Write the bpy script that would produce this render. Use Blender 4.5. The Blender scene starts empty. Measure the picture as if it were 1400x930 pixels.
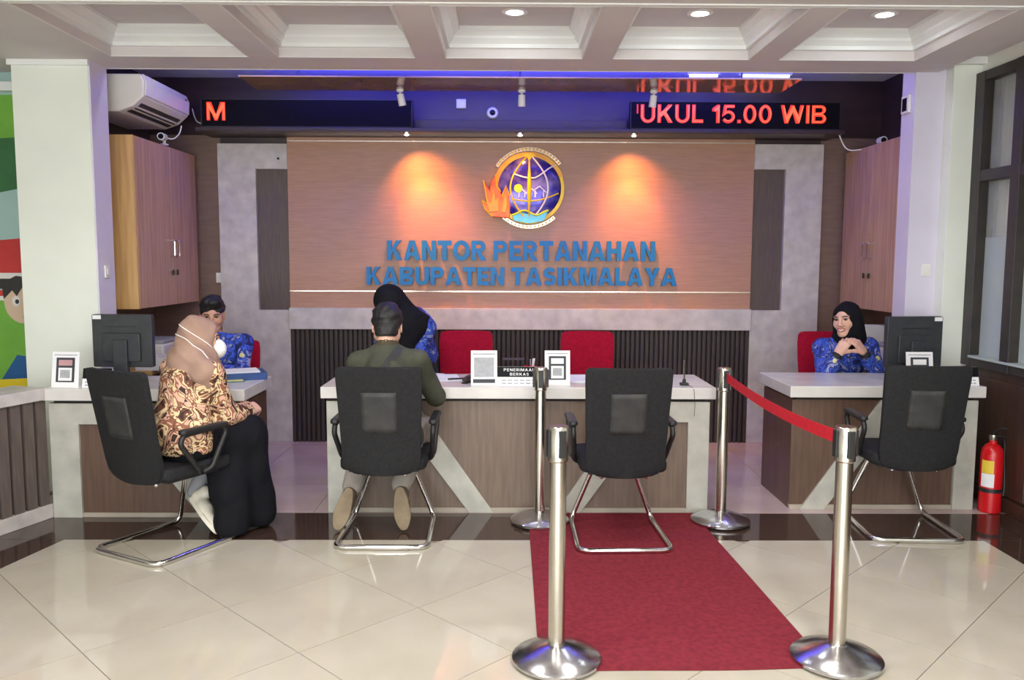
import bpy, bmesh, math, random
import numpy as np
from mathutils import Vector, Matrix

random.seed(7)
S = bpy.context.scene
COL = S.collection
R = math.radians
PI = math.pi

# ---------------------------------------------------------------- camera
CAM_H = 1.54
cam_d = bpy.data.cameras.new('camera')
cam = bpy.data.objects.new('camera', cam_d)
COL.objects.link(cam)
cam_d.sensor_width = 36.0
cam_d.lens = 36.0 * 1130.0 / 1400.0
cam.matrix_world = (Matrix.Translation((0, 0, CAM_H)) @ Matrix.Rotation(R(-0.45), 4, 'Z')
                    @ Matrix.Rotation(R(90 - 5.51), 4, 'X') @ Matrix.Rotation(R(0.23), 4, 'Z'))
S.camera = cam

# ---------------------------------------------------------------- world, exposure
S.view_settings.view_transform = 'Standard'
S.view_settings.look = 'None'
S.view_settings.gamma = 1.0
S.view_settings.use_curve_mapping = False
S.view_settings.exposure = -0.43
w = bpy.data.worlds.new('world')
S.world = w
w.use_nodes = True
w.node_tree.nodes['Background'].inputs[0].default_value = (0.80, 0.88, 1.0, 1)
w.node_tree.nodes['Background'].inputs[1].default_value = 0.8
LAMP_W = 2.2          # each round ceiling lamp
SPOT_W = 64.0          # each warm spot over the sign wall
HALL_FILL_W = 32.0          # each unseen square fill lamp added over the hall
REAR_FILL_W = 51.0       # fill light at each pane of the added rear glazing
BAY_FILL_W = 3.2           # each unseen fill tube added behind the ceiling edge
BLUE_W = 95.0           # blue strip over the floating soffit

# ---------------------------------------------------------------- materials
MATS = {}


def new_mat(name):
    m = bpy.data.materials.new(name)
    m.use_nodes = True
    MATS[name] = m
    nt = m.node_tree
    return m, nt, nt.nodes['Principled BSDF']


def pmat(name, c1, c2=None, scale=8.0, rough=0.5, metal=0.0, bump=0.0, bscale=None, stretch=(1, 1, 1), detail=4.0,
         spec=0.5, rvar=0.0, coat=0.0, lo=0.35, hi=0.65):
    """two-tone noise material with optional bump; object coordinates"""
    m, nt, b = new_mat(name)
    n = nt.nodes
    L = nt.links
    if c2 is None:
        c2 = tuple(min(1, c * 0.9) for c in c1)
    tc = n.new('ShaderNodeTexCoord')
    mp = n.new('ShaderNodeMapping')
    mp.inputs['Scale'].default_value = stretch
    L.new(tc.outputs['Object'], mp.inputs['Vector'])
    no = n.new('ShaderNodeTexNoise')
    no.inputs['Scale'].default_value = scale
    no.inputs['Detail'].default_value = detail
    L.new(mp.outputs[0], no.inputs['Vector'])
    cr = n.new('ShaderNodeValToRGB')
    cr.color_ramp.elements[0].position = lo
    cr.color_ramp.elements[1].position = hi
    cr.color_ramp.elements[0].color = (*c1, 1)
    cr.color_ramp.elements[1].color = (*c2, 1)
    L.new(no.outputs['Fac'], cr.inputs['Fac'])
    L.new(cr.outputs['Color'], b.inputs['Base Color'])
    b.inputs['Roughness'].default_value = rough
    b.inputs['Metallic'].default_value = metal
    b.inputs['Specular IOR Level'].default_value = spec
    b.inputs['Coat Weight'].default_value = coat
    b.inputs['Coat Roughness'].default_value = 0.08
    if rvar:
        mr = n.new('ShaderNodeMapRange')
        mr.inputs['To Min'].default_value = rough - rvar
        mr.inputs['To Max'].default_value = rough + rvar
        L.new(no.outputs['Fac'], mr.inputs['Value'])
        L.new(mr.outputs[0], b.inputs['Roughness'])
    if bump:
        n2 = n.new('ShaderNodeTexNoise')
        n2.inputs['Scale'].default_value = bscale or scale * 6
        n2.inputs['Detail'].default_value = 3
        L.new(mp.outputs[0], n2.inputs['Vector'])
        bp = n.new('ShaderNodeBump')
        bp.inputs['Strength'].default_value = bump
        bp.inputs['Distance'].default_value = 0.004
        L.new(n2.outputs['Fac'], bp.inputs['Height'])
        L.new(bp.outputs[0], b.inputs['Normal'])
    return m


def emat(name, col, strength):
    m, nt, b = new_mat(name)
    b.inputs['Base Color'].default_value = (*[c * 0.5 for c in col], 1)
    b.inputs['Emission Color'].default_value = (*col, 1)
    b.inputs['Emission Strength'].default_value = strength
    return m


def batik_mat(name, cols, scale, dist=1.5, rough=0.7):
    """organic swirling print: distorted noise cut into flat colours, with vein lines"""
    m, nt, b = new_mat(name)
    n, L = nt.nodes, nt.links
    tc = n.new('ShaderNodeTexCoord')
    no = n.new('ShaderNodeTexNoise')
    no.inputs['Scale'].default_value = scale
    no.inputs['Detail'].default_value = 1.5
    no.inputs['Distortion'].default_value = dist
    L.new(tc.outputs['Object'], no.inputs['Vector'])
    cr = n.new('ShaderNodeValToRGB')
    cr.color_ramp.interpolation = 'CONSTANT'
    el = cr.color_ramp.elements
    ps = np.linspace(0.36, 0.66, len(cols) - 1)
    el[0].color = (*cols[0], 1)
    el[0].position = 0
    el[1].color = (*cols[1], 1)
    el[1].position = float(ps[0])
    for c, p in zip(cols[2:], ps[1:]):
        e = el.new(float(p))
        e.color = (*c, 1)
    L.new(no.outputs['Fac'], cr.inputs['Fac'])
    vo = n.new('ShaderNodeTexVoronoi')
    vo.feature = 'DISTANCE_TO_EDGE'
    vo.inputs['Scale'].default_value = scale * 1.7
    mx = n.new('ShaderNodeVectorMath')
    mx.operation = 'ADD'
    L.new(tc.outputs['Object'], mx.inputs[0])
    sc = n.new('ShaderNodeVectorMath')
    sc.operation = 'SCALE'
    sc.inputs['Scale'].default_value = 0.06
    L.new(no.outputs['Color'], sc.inputs[0])
    L.new(sc.outputs[0], mx.inputs[1])
    L.new(mx.outputs[0], vo.inputs['Vector'])
    lt = n.new('ShaderNodeMath')
    lt.operation = 'LESS_THAN'
    lt.inputs[1].default_value = 0.018
    L.new(vo.outputs['Distance'], lt.inputs[0])
    mix = n.new('ShaderNodeMix')
    mix.data_type = 'RGBA'
    L.new(lt.outputs[0], mix.inputs[0])
    L.new(cr.outputs[0], mix.inputs[6])
    mix.inputs[7].default_value = (*cols[0], 1)
    L.new(mix.outputs[2], b.inputs['Base Color'])
    b.inputs['Roughness'].default_value = rough
    return m


def c255(r, g, b_):
    f = lambda c: (c / 255 / 12.92) if c <= 10 else (((c / 255) + 0.055) / 1.055) ** 2.4
    return (f(r), f(g), f(b_))


M = MATS
pmat('white_paint', c255(234, 237, 226), c255(229, 232, 221), 3, 0.6)
pmat('lilac_tone', c255(218, 212, 228), c255(212, 206, 223), 3, 0.6)  # even pale lilac base colour of the pillar faces
pmat('ceiling_paint', c255(214, 206, 203), c255(208, 200, 198), 3, 0.7)
pmat('moulding_white', c255(236, 236, 232), c255(230, 230, 228), 3, 0.55)
pmat('dark_brown', c255(60, 42, 40), c255(50, 34, 34), 2, 0.4, stretch=(1, 1, 6))
pmat('taupe_panel', c255(128, 102, 90), c255(118, 94, 82), 4, 0.45, stretch=(1, 1, 8))
pmat('sign_panel', c255(180, 134, 108), c255(169, 124, 99), 18, 0.42, stretch=(.4, 1, 7), bump=0.12, bscale=60)
pmat('inset_panel', c255(96, 80, 72), c255(84, 70, 64), 14, 0.5, stretch=(6, 6, .5))
pmat('grey_stone', c255(206, 198, 194), c255(178, 171, 168), 10, 0.38, detail=12, rvar=0.06, lo=0.3, hi=0.7, bump=0.12, bscale=30)
pmat('desk_stone', c255(192, 190, 180), c255(166, 164, 155), 9, 0.3, detail=9, rvar=0.05, lo=0.3, hi=0.75)
pmat('desk_top_stone', c255(220, 216, 211), c255(202, 198, 195), 5, 0.2, detail=8, lo=0.3, hi=0.75)
pmat('slat_dark', c255(70, 58, 56), c255(58, 47, 46), 12, 0.55, stretch=(4, 4, .4))
pmat('slat_grey', c255(104, 92, 86), c255(88, 77, 72), 12, 0.55, stretch=(4, 4, .4))
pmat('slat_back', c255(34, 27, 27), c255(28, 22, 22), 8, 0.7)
pmat('desk_wood', c255(122, 104, 91), c255(107, 90, 78), 9, 0.42, stretch=(5, 5, .35), detail=6)
pmat('desk_wood_dark', c255(104, 80, 66), c255(90, 68, 57), 9, 0.4, stretch=(5, 5, .35), detail=6)
pmat('cabinet_wood', c255(200, 156, 124), c255(174, 133, 106), 7, 0.4, stretch=(6, 6, .3), detail=7)
pmat('cabinet_side', c255(212, 170, 112), c255(192, 148, 92), 7, 0.45, stretch=(6, 6, .3), detail=7)
pmat('plinth', c255(176, 166, 152), c255(166, 156, 142), 6, 0.4)
pmat('floor_cream', c255(190, 183, 167), c255(182, 174, 158), 2.5, 0.07, detail=6, spec=0.5)
pmat('floor_alcove', c255(206, 186, 182), c255(194, 172, 170), 2.5, 0.12, detail=6)
pmat('floor_granite', c255(76, 58, 50), c255(58, 44, 39), 60, 0.06, detail=6, spec=0.6)
pmat('grout', c255(140, 128, 112), c255(128, 118, 104), 30, 0.8)
pmat('carpet_red', c255(138, 50, 60), c255(122, 43, 53), 40, 0.95, bump=0.8, bscale=420, spec=0.1)
pmat('belt_red', c255(206, 16, 40), c255(188, 12, 34), 60, 0.7, bump=0.4, bscale=500)
pmat('steel', c255(206, 200, 190), c255(190, 185, 176), 30, 0.22, 1.0, stretch=(1, 1, .1))
pmat('steel_base', c255(205, 205, 208), c255(190, 190, 194), 30, 0.2, 1.0)
pmat('chrome', (0.78, 0.77, 0.75), (0.7, 0.69, 0.68), 10, 0.1, 1.0)
pmat('black_plastic', c255(38, 37, 38), c255(30, 30, 31), 20, 0.45)
pmat('chair_black', c255(38, 38, 40), c255(31, 31, 33), 60, 0.75, bump=0.5, bscale=500, spec=0.25)
pmat('chair_mesh', c255(54, 53, 52), c255(38, 38, 39), 14, 0.6, bump=0.5, bscale=260, detail=6)
pmat('monitor_black', c255(52, 55, 58), c255(44, 46, 50), 20, 0.5)
pmat('screen_glass', (0.01, 0.01, 0.012), (0.012, 0.012, 0.015), 5, 0.1)
pmat('chair_red', c255(176, 10, 48), c255(150, 6, 40), 70, 0.8, bump=0.4, bscale=400, spec=0.2)
pmat('white_plastic', c255(236, 234, 230), c255(228, 226, 222), 5, 0.35)
pmat('ac_white', c255(226, 221, 212), c255(220, 215, 206), 4, 0.25)
pmat('paper', c255(240, 240, 242), c255(232, 232, 236), 5, 0.7)
pmat('paper_grey', c255(176, 178, 182), c255(160, 162, 168), 40, 0.7)
pmat('ink_dark', c255(58, 60, 66), c255(50, 52, 58), 20, 0.6)
pmat('ink_pink', c255(196, 150, 152), c255(184, 140, 146), 20, 0.6)
pmat('plate_black', c255(20, 20, 22), c255(16, 16, 18), 10, 0.55, spec=0.15)
pmat('binder_blue', c255(36, 74, 140), c255(28, 62, 122), 15, 0.4)
pmat('binder_teal', c255(60, 110, 120), c255(50, 96, 108), 15, 0.4)
pmat('paper_yellow', c255(226, 220, 150), c255(216, 210, 140), 15, 0.7)
pmat('frame_dark', c255(54, 48, 44), c255(46, 41, 38), 10, 0.45)
pmat('wainscot_brown', c255(74, 52, 42), c255(58, 40, 33), 5, 0.4, stretch=(4, 4, .35))
pmat('extinguisher_red', c255(206, 22, 30), c255(196, 18, 26), 5, 0.22)
pmat('label_yellow', c255(236, 204, 70), c255(228, 196, 60), 12, 0.5)
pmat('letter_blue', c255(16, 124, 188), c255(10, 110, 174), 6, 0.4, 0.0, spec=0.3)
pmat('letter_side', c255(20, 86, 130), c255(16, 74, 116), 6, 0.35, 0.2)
pmat('metal_strip', c255(232, 222, 212), c255(222, 212, 202), 6, 0.2, 1.0)
pmat('logo_blue', c255(58, 46, 160), c255(150, 140, 205), 9, 0.12, 0.3, detail=2, lo=0.42, hi=0.72)
pmat('logo_yellow', c255(250, 214, 20), c255(240, 190, 16), 9, 0.3, 0.0)
pmat('logo_gold', c255(246, 180, 26), c255(234, 156, 20), 9, 0.3, 0.0)
pmat('logo_orange', c255(244, 120, 24), c255(250, 92, 12), 14, 0.25, 0.1)
pmat('logo_silver', c255(226, 206, 180), c255(206, 186, 160), 9, 0.22, 0.8)
pmat('logo_cyan', c255(90, 180, 200), c255(70, 160, 190), 9, 0.2, 0.2)
pmat('logo_lime', c255(222, 240, 40), c255(210, 230, 30), 9, 0.3)
pmat('logo_white', c255(240, 238, 245), c255(232, 230, 240), 9, 0.3)
pmat('led_black', (0.004, 0.003, 0.004), (0.006, 0.004, 0.005), 40, 0.6, spec=0.08)
pmat('soffit_gloss', c255(150, 120, 98), c255(138, 108, 88), 3, 0.1, spec=0.8)
pmat('glass_frost', c255(206, 216, 208), c255(196, 206, 198), 2, 0.3)
pmat('glass_film', c255(176, 186, 184), c255(168, 178, 178), 2, 0.35)
pmat('curtain', c255(214, 210, 196), c255(196, 190, 176), 4, 0.8, stretch=(10, 10, .4))
pmat('mural_green', c255(118, 178, 62), c255(104, 164, 52), 4, 0.6)
pmat('mural_dark_green', c255(52, 110, 60), c255(44, 98, 52), 4, 0.6)
pmat('mural_teal', c255(166, 196, 188), c255(156, 186, 180), 4, 0.6)
pmat('mural_red', c255(196, 52, 48), c255(184, 44, 42), 4, 0.6)
pmat('mural_white', c255(226, 222, 216), c255(220, 214, 208), 4, 0.6)
pmat('mural_black', c255(44, 42, 40), c255(38, 36, 34), 4, 0.6)
pmat('mural_skin', c255(214, 186, 160), c255(208, 180, 152), 4, 0.6)
pmat('mural_yellow', c255(240, 214, 40), c255(232, 204, 32), 4, 0.6)
pmat('mural_blue', c255(30, 92, 150), c255(24, 82, 138), 4, 0.6)
emat('lamp_glow', (1.0, 0.99, 0.97), 22.0)
emat('hall_fill_glow', (1.0, 0.98, 0.95), 2.0)
emat('tube_glow', (0.85, 0.93, 1.0), 9.0)
emat('spot_glow', (1.0, 0.86, 0.66), 16.0)
emat('led_red', (1.0, 0.035, 0.01), 1.35)
emat('led_core', (1.0, 0.14, 0.045), 1.6)
emat('rear_fill_glass', (0.92, 0.97, 1.0), 4.0)
emat('blue_glow', (0.035, 0.03, 1.0), 5.0)
# clear glass of the window panes
m_, nt_, b_ = new_mat('clear_glass')
b_.inputs['Base Color'].default_value = (0.85, 0.9, 0.88, 1)
b_.inputs['Roughness'].default_value = 0.03
b_.inputs['Alpha'].default_value = 0.22
# people
pmat('skin', c255(204, 156, 130), c255(196, 146, 120), 14, 0.5, spec=0.35)
pmat('skin_light', c255(222, 178, 156), c255(214, 166, 144), 14, 0.5, spec=0.35)
pmat('lips', c255(186, 92, 88), c255(176, 84, 82), 14, 0.4)
pmat('teeth', c255(240, 236, 228), c255(234, 230, 222), 14, 0.3)
pmat('eye_white', c255(236, 234, 230), c255(230, 228, 224), 14, 0.2)
pmat('eye_dark', c255(24, 18, 16), c255(20, 15, 13), 14, 0.15)
pmat('hair_black', c255(17, 15, 16), c255(26, 24, 25), 60, 0.55, stretch=(1, 1, .3), bump=0.5, bscale=160)
pmat('hijab_black', c255(20, 20, 24), c255(26, 26, 31), 12, 0.85, bump=0.12, bscale=40, spec=0.15)
pmat('hijab_taupe', c255(168, 138, 122), c255(154, 124, 109), 7, 0.85, bump=0.25, bscale=26, spec=0.15)
pmat('olive_cloth', c255(76, 78, 65), c255(66, 68, 57), 9, 0.85, bump=0.2, bscale=40, spec=0.2)
pmat('olive_dark', c255(72, 62, 44), c255(64, 55, 38), 9, 0.85)
pmat('trouser_grey', c255(158, 150, 142), c255(146, 138, 130), 9, 0.85, bump=0.2, bscale=40)
pmat('trouser_dark', c255(34, 36, 46), c255(28, 30, 40), 9, 0.85)
pmat('skirt_black', c255(14, 14, 19), c255(19, 19, 25), 9, 0.85, bump=0.15, bscale=20, spec=0.2)
pmat('shoe_white', c255(236, 230, 214), c255(226, 218, 200), 12, 0.6)
pmat('sole_tan', c255(140, 124, 100), c255(126, 110, 88), 16, 0.75, bump=0.4, bscale=90)
pmat('shoe_brown', c255(96, 80, 62), c255(84, 70, 54), 16, 0.7)
pmat('sock_grey', c255(150, 150, 154), c255(140, 140, 146), 16, 0.8)
pmat('strap_dark', c255(54, 54, 50), c255(46, 46, 43), 16, 0.75)
pmat('mask_white', c255(244, 242, 240), c255(236, 234, 232), 16, 0.7)
pmat('cuff_black', c255(20, 19, 21), c255(26, 25, 28), 16, 0.7)
batik_mat('batik_brown', [c255(52, 30, 22), c255(112, 64, 44), c255(228, 204, 160), c255(146, 92, 70), c255(222, 176, 150), c255(60, 36, 26)], 7.5, 2.6)
batik_mat('batik_blue', [c255(20, 30, 84), c255(34, 58, 150), c255(58, 92, 205), c255(30, 46, 120), c255(150, 156, 200), c255(40, 70, 170)], 10, 2.0)


# ---------------------------------------------------------------- mesh helpers
class MB:
    def __init__(s):
        s.v = []
        s.f = []

    def add(s, vs, fs):
        o = len(s.v)
        s.v += [tuple(map(float, p)) for p in vs]
        s.f += [tuple(o + i for i in q) for q in fs]
        return s

    def box(s, x0, x1, y0, y1, z0, z1):
        vs = [(x, y, z) for x in (x0, x1) for y in (y0, y1) for z in (z0, z1)]
        return s.add(vs, [(0, 1, 3, 2), (4, 6, 7, 5), (0, 4, 5, 1), (2, 3, 7, 6), (0, 2, 6, 4), (1, 5, 7, 3)])

    def prism(s, pts, axis, a, b):
        """extrude a 2-D polygon along axis from a to b; the 2-D coordinates are the two other axes in order"""
        def put(p, t):
            q = list(p)
            q.insert(axis, t)
            return q
        n = len(pts)
        vs = [put(p, a) for p in pts] + [put(p, b) for p in pts]
        fs = [tuple(range(n)), tuple(range(2 * n - 1, n - 1, -1))]
        fs += [(i, i + n, (i + 1) % n + n, (i + 1) % n) for i in range(n)]
        return s.add(vs, fs)

    def tube(s, path, r, seg=10, closed=False, cap=True):
        P = [Vector(p) for p in path]
        n = len(P)
        rr = r if hasattr(r, '__len__') else [r] * n
        rings = []
        prev = None
        for i in range(n):
            if closed:
                t = P[(i + 1) % n] - P[i - 1]
            else:
                t = P[min(i + 1, n - 1)] - P[max(i - 1, 0)]
            t.normalize()
            if prev is None:
                u = t.orthogonal().normalized()
            else:
                u = prev - t * prev.dot(t)
                u = u.normalized() if u.length > 1e-6 else t.orthogonal().normalized()
            prev = u
            w_ = t.cross(u)
            rings.append([P[i] + (u * math.cos(2 * PI * k / seg) + w_ * math.sin(2 * PI * k / seg)) * rr[i] for k in range(seg)])
        vs = [p for q in rings for p in q]
        fs = []
        for i in range(n if closed else n - 1):
            j = (i + 1) % n
            for k in range(seg):
                l = (k + 1) % seg
                fs.append((i * seg + k, i * seg + l, j * seg + l, j * seg + k))
        if cap and not closed:
            fs.append(tuple(range(seg - 1, -1, -1)))
            fs.append(tuple((n - 1) * seg + k for k in range(seg)))
        return s.add(vs, fs)

    def lathe(s, prof, c=(0, 0, 0), seg=32):
        """profile of (r, z) turned about the z axis at c"""
        n = len(prof)
        vs = [(c[0] + r * math.cos(2 * PI * k / seg), c[1] + r * math.sin(2 * PI * k / seg), c[2] + z) for r, z in prof for k in range(seg)]
        fs = []
        for i in range(n - 1):
            for k in range(seg):
                l = (k + 1) % seg
                fs.append((i * seg + k, i * seg + l, (i + 1) * seg + l, (i + 1) * seg + k))
        if prof[0][0] > 1e-5:
            fs.append(tuple(range(seg - 1, -1, -1)))
        if prof[-1][0] > 1e-5:
            fs.append(tuple((n - 1) * seg + k for k in range(seg)))
        return s.add(vs, fs)

    def strip(s, path, width_dir, w, t_dir, t):
        """flat band of width w and thickness t along a path"""
        W = Vector(width_dir).normalized() * w / 2
        T = Vector(t_dir).normalized() * t / 2
        vs = []
        for p in path:
            p = Vector(p)
            vs += [p - W - T, p + W - T, p + W + T, p - W + T]
        fs = [(3, 2, 1, 0)]
        for i in range(len(path) - 1):
            for k in range(4):
                l = (k + 1) % 4
                fs.append((i * 4 + k, i * 4 + l, i * 4 + 4 + l, i * 4 + 4 + k))
        o = (len(path) - 1) * 4
        fs.append((o, o + 1, o + 2, o + 3))
        return s.add(vs, fs)

    def mesh(s, name):
        me = bpy.data.meshes.new(name)
        me.from_pydata(s.v, [], s.f)
        bm = bmesh.new()
        bm.from_mesh(me)
        bmesh.ops.recalc_face_normals(bm, faces=bm.faces)
        bm.to_mesh(me)
        bm.free()
        return me

    def build(s, name, mat, parent=None, bevel=0.0, smooth=False, seg=2):
        return obj(name, s.mesh(name), mat, parent, bevel, smooth, seg)


def obj(name, me, mat, parent=None, bevel=0.0, smooth=False, seg=2):
    if mat is not None:
        me.materials.clear()
        me.materials.append(M[mat] if isinstance(mat, str) else mat)
    if smooth:
        me.polygons.foreach_set('use_smooth', [True] * len(me.polygons))
        if smooth == 'auto':
            me.set_sharp_from_angle(angle=R(38))
    o = bpy.data.objects.new(name, me)
    COL.objects.link(o)
    o.parent = parent
    if bevel:
        b = o.modifiers.new('bevel', 'BEVEL')
        b.width = bevel
        b.segments = seg
        b.limit_method = 'ANGLE'
        b.angle_limit = R(35)
        b.harden_normals = False
    return o


def box(name, mat, parent, x0, x1, y0, y1, z0, z1, bevel=0.0):
    return MB().box(x0, x1, y0, y1, z0, z1).build(name, mat, parent, bevel)


def tag(o, label=None, cat=None, group=None, kind=None):
    if label:
        o['label'] = label
    if cat:
        o['category'] = cat
    if group:
        o['group'] = group
    if kind:
        o['kind'] = kind
    return o


def thing(name, label, cat, loc=(0, 0, 0), rz=0.0, group=None):
    o = bpy.data.objects.new(name, None)
    COL.objects.link(o)
    o.empty_display_size = 0.1
    o.location = loc
    o.rotation_euler = (0, 0, rz)
    return tag(o, label, cat, group)


def struct(o):
    return tag(o, kind='structure')


def copy_tree(o, parent=None):
    c = o.copy()
    COL.objects.link(c)
    c.parent = parent
    for ch in list(o.children):
        copy_tree(ch, c)
    return c


def copy_thing(src, label, loc, rz, group=None):
    c = copy_tree(src)
    c.location = loc
    c.rotation_euler = (0, 0, rz)
    return tag(c, label, group=group)


def rounded(pts, r, n=5):
    """round the corners of a 3-D polyline"""
    P = [Vector(p) for p in pts]
    out = [P[0]]
    for i in range(1, len(P) - 1):
        a, b, c = P[i - 1], P[i], P[i + 1]
        d1, d2 = (a - b), (c - b)
        k = min(r, d1.length * 0.49, d2.length * 0.49)
        p, q = b + d1.normalized() * k, b + d2.normalized() * k
        for j in range(n + 1):
            t = j / n
            out.append(p * (1 - t) ** 2 + b * 2 * t * (1 - t) + q * t * t)
    out.append(P[-1])
    return out


def rrect(x0, x1, y0, y1, r, n=4):
    out = []
    for cx, cy, a in ((x1 - r, y1 - r, 0), (x0 + r, y1 - r, 90), (x0 + r, y0 + r, 180), (x1 - r, y0 + r, 270)):
        for k in range(n + 1):
            t = R(a + 90 * k / n)
            out.append((cx + r * math.cos(t), cy + r * math.sin(t)))
    return out


# ---- bold sans lettering, each character one clean outline with its holes
def arc(cx, cy, rx, ry, a0, a1, n=14):
    return [(cx + rx * math.cos(R(a0 + (a1 - a0) * k / n)), cy + ry * math.sin(R(a0 + (a1 - a0) * k / n))) for k in range(n + 1)]


def thick(path, t):
    """outline of an open path drawn with a pen of width t"""
    n = len(path)
    L_, R_ = [], []
    for i in range(n):
        a = path[max(i - 1, 0)]
        b = path[i]
        c = path[min(i + 1, n - 1)]
        def nrm(p, q):
            d = (q[0] - p[0], q[1] - p[1])
            l = math.hypot(*d) or 1
            return (-d[1] / l, d[0] / l)
        n1 = nrm(a, b) if i else nrm(b, c)
        n2 = nrm(b, c) if i < n - 1 else n1
        m = (n1[0] + n2[0], n1[1] + n2[1])
        l = math.hypot(*m) or 1
        m = (m[0] / l, m[1] / l)
        k = t / 2 / max(0.35, m[0] * n1[0] + m[1] * n1[1])
        L_.append((b[0] + m[0] * k, b[1] + m[1] * k))
        R_.append((b[0] - m[0] * k, b[1] - m[1] * k))
    return L_ + R_[::-1]


def glyph(ch, t=0.2):
    """loops (outline first, then holes) and advance width for cap height 1"""
    if ch == 'I':
        return [[(0, 0), (t, 0), (t, 1), (0, 1)]], t
    if ch == 'L':
        return [[(0, 0), (.60, 0), (.60, t), (t, t), (t, 1), (0, 1)]], .60
    if ch == 'T':
        w_ = .74
        return [[(w_ / 2 - t / 2, 0), (w_ / 2 + t / 2, 0), (w_ / 2 + t / 2, 1 - t), (w_, 1 - t), (w_, 1), (0, 1), (0, 1 - t), (w_ / 2 - t / 2, 1 - t)]], w_
    if ch == 'E':
        a = .5 - t / 2
        return [[(0, 0), (.66, 0), (.66, t * .9), (t, t * .9), (t, a), (.60, a), (.60, a + t), (t, a + t), (t, 1 - t * .9), (.65, 1 - t * .9), (.65, 1), (0, 1)]], .66
    if ch == 'H':
        a = .5 - t / 2
        w_ = .78
        return [[(0, 0), (t, 0), (t, a), (w_ - t, a), (w_ - t, 0), (w_, 0), (w_, 1), (w_ - t, 1), (w_ - t, a + t), (t, a + t), (t, 1), (0, 1)]], w_
    if ch == 'N':
        w_ = .78
        return [[(0, 0), (t, 0), (t, .66), (w_ - t, 0), (w_, 0), (w_, 1), (w_ - t, 1), (w_ - t, .34), (t, 1), (0, 1)]], w_
    if ch == 'M':
        w_ = .96
        return [[(0, 0), (t * .92, 0), (t * .92, .70), (w_ / 2 - t * .42, 0), (w_ / 2 + t * .42, 0), (w_ - t * .92, .70), (w_ - t * .92, 0), (w_, 0), (w_, 1), (w_ - t * 1.35, 1), (w_ / 2, .30), (t * 1.35, 1), (0, 1)]], w_
    if ch == 'W':
        w_ = 1.24
        u = t * 1.05
        return [[(.22, 0), (.22 + u, 0), (w_ / 2, .66), (w_ - .22 - u, 0), (w_ - .22, 0), (w_, 1), (w_ - u, 1), (w_ - .22 - u * .45, .36), (w_ / 2 + u * .5, 1), (w_ / 2 - u * .5, 1), (.22 + u * .45, .36), (u, 1), (0, 1)]], w_
    if ch == 'K':
        w_ = .82
        return [[(0, 0), (t, 0), (t, .28), (.33, .44), (w_ - t * 1.28, 0), (w_, 0), (.46, .60), (w_ - .02, 1), (w_ - t * 1.35, 1), (t, .55), (t, 1), (0, 1)]], w_
    if ch == 'A':
        w_ = .90
        u = t * 1.1
        return [[(0, 0), (u, 0), (u + .065, .20), (w_ - u - .065, .20), (w_ - u, 0), (w_, 0), (w_ / 2 + u * .52, 1), (w_ / 2 - u * .52, 1)],
                [(w_ / 2 - .125, .20 + t * .85), (w_ / 2, .76), (w_ / 2 + .125, .20 + t * .85)]], w_
    if ch == 'Y':
        w_ = .86
        u = t * 1.15
        return [[(w_ / 2 - t / 2, 0), (w_ / 2 + t / 2, 0), (w_ / 2 + t / 2, .40), (w_, 1), (w_ - u, 1), (w_ / 2, .60), (u, 1), (0, 1), (w_ / 2 - t / 2, .40)]], w_
    if ch in 'O0':
        w_ = .92 if ch == 'O' else .70
        return [arc(w_ / 2, .5, w_ / 2, .515, 0, 360, 28)[:-1], arc(w_ / 2, .5, w_ / 2 - t, .515 - t * .9, 0, 360, 28)[:-1]], w_
    if ch == 'U':
        w_ = .78
        r = w_ / 2
        return [[(0, 1)] + arc(r, .37, r, .385, 180, 360, 16) + [(w_, 1), (w_ - t, 1)] + arc(r, .37, r - t, .385 - t * .9, 360, 180, 16) + [(t, 1)]], w_
    if ch in 'PR':
        w_ = .76
        lo = .40
        ry = (1 - lo) / 2
        rx = .30
        bowl = arc(w_ - rx, lo + ry, rx, ry, -90, 90, 12)
        hole = [(t, lo + t * .85)] + arc(w_ - rx - .02, lo + ry, rx - t + .02, ry - t * .85, -90, 90, 10) + [(t, 1 - t * .85)]
        if ch == 'P':
            return [[(0, 0), (t, 0), (t, lo)] + bowl + [(0, 1)], hole], w_
        return [[(0, 0), (t, 0), (t, lo), (.30, lo), (w_ - t * 1.1, 0), (w_ + .06, 0), (.52, lo + .005)] + bowl[1:] + [(0, 1)], hole], w_ + .06
    if ch == 'B':
        w_ = .78
        m = .52
        o1 = arc(w_ - .27, m / 2, .27, m / 2, -90, 78, 10)
        o2 = arc(w_ - .29, (1 + m) / 2, .26, (1 - m) / 2, -78, 90, 10)
        k = t * .82
        h1 = [(t, k)] + arc(w_ - .30, m / 2 + .0, .30 - t, m / 2 - k + k * .08, -90, 90, 10) + [(t, m - k * .92)]
        h2 = [(t, m + k * .55)] + arc(w_ - .32, (1 + m) / 2 - k * .2, .29 - t, (1 - m) / 2 - k * .8, -90, 90, 10) + [(t, 1 - k)]
        return [[(0, 0)] + o1 + o2 + [(0, 1)], h1, h2], w_
    if ch == 'S':
        w_ = .74
        rx, ry = (w_ - t) / 2, (1 - t * .95) / 4 + .006
        cx = w_ / 2
        p = arc(cx, 1 - t * .46 - ry, rx, ry, 22, 270, 16)[:-1] + arc(cx, t * .46 + ry, rx, ry, 90, -158, 16)
        return [thick(p, t * .95)], w_
    if ch == '1':
        return [[(.22, 0), (.22 + t, 0), (.22 + t, 1), (.26, 1), (0, .80), (0, .62), (.22, .74)]], .22 + t
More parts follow.
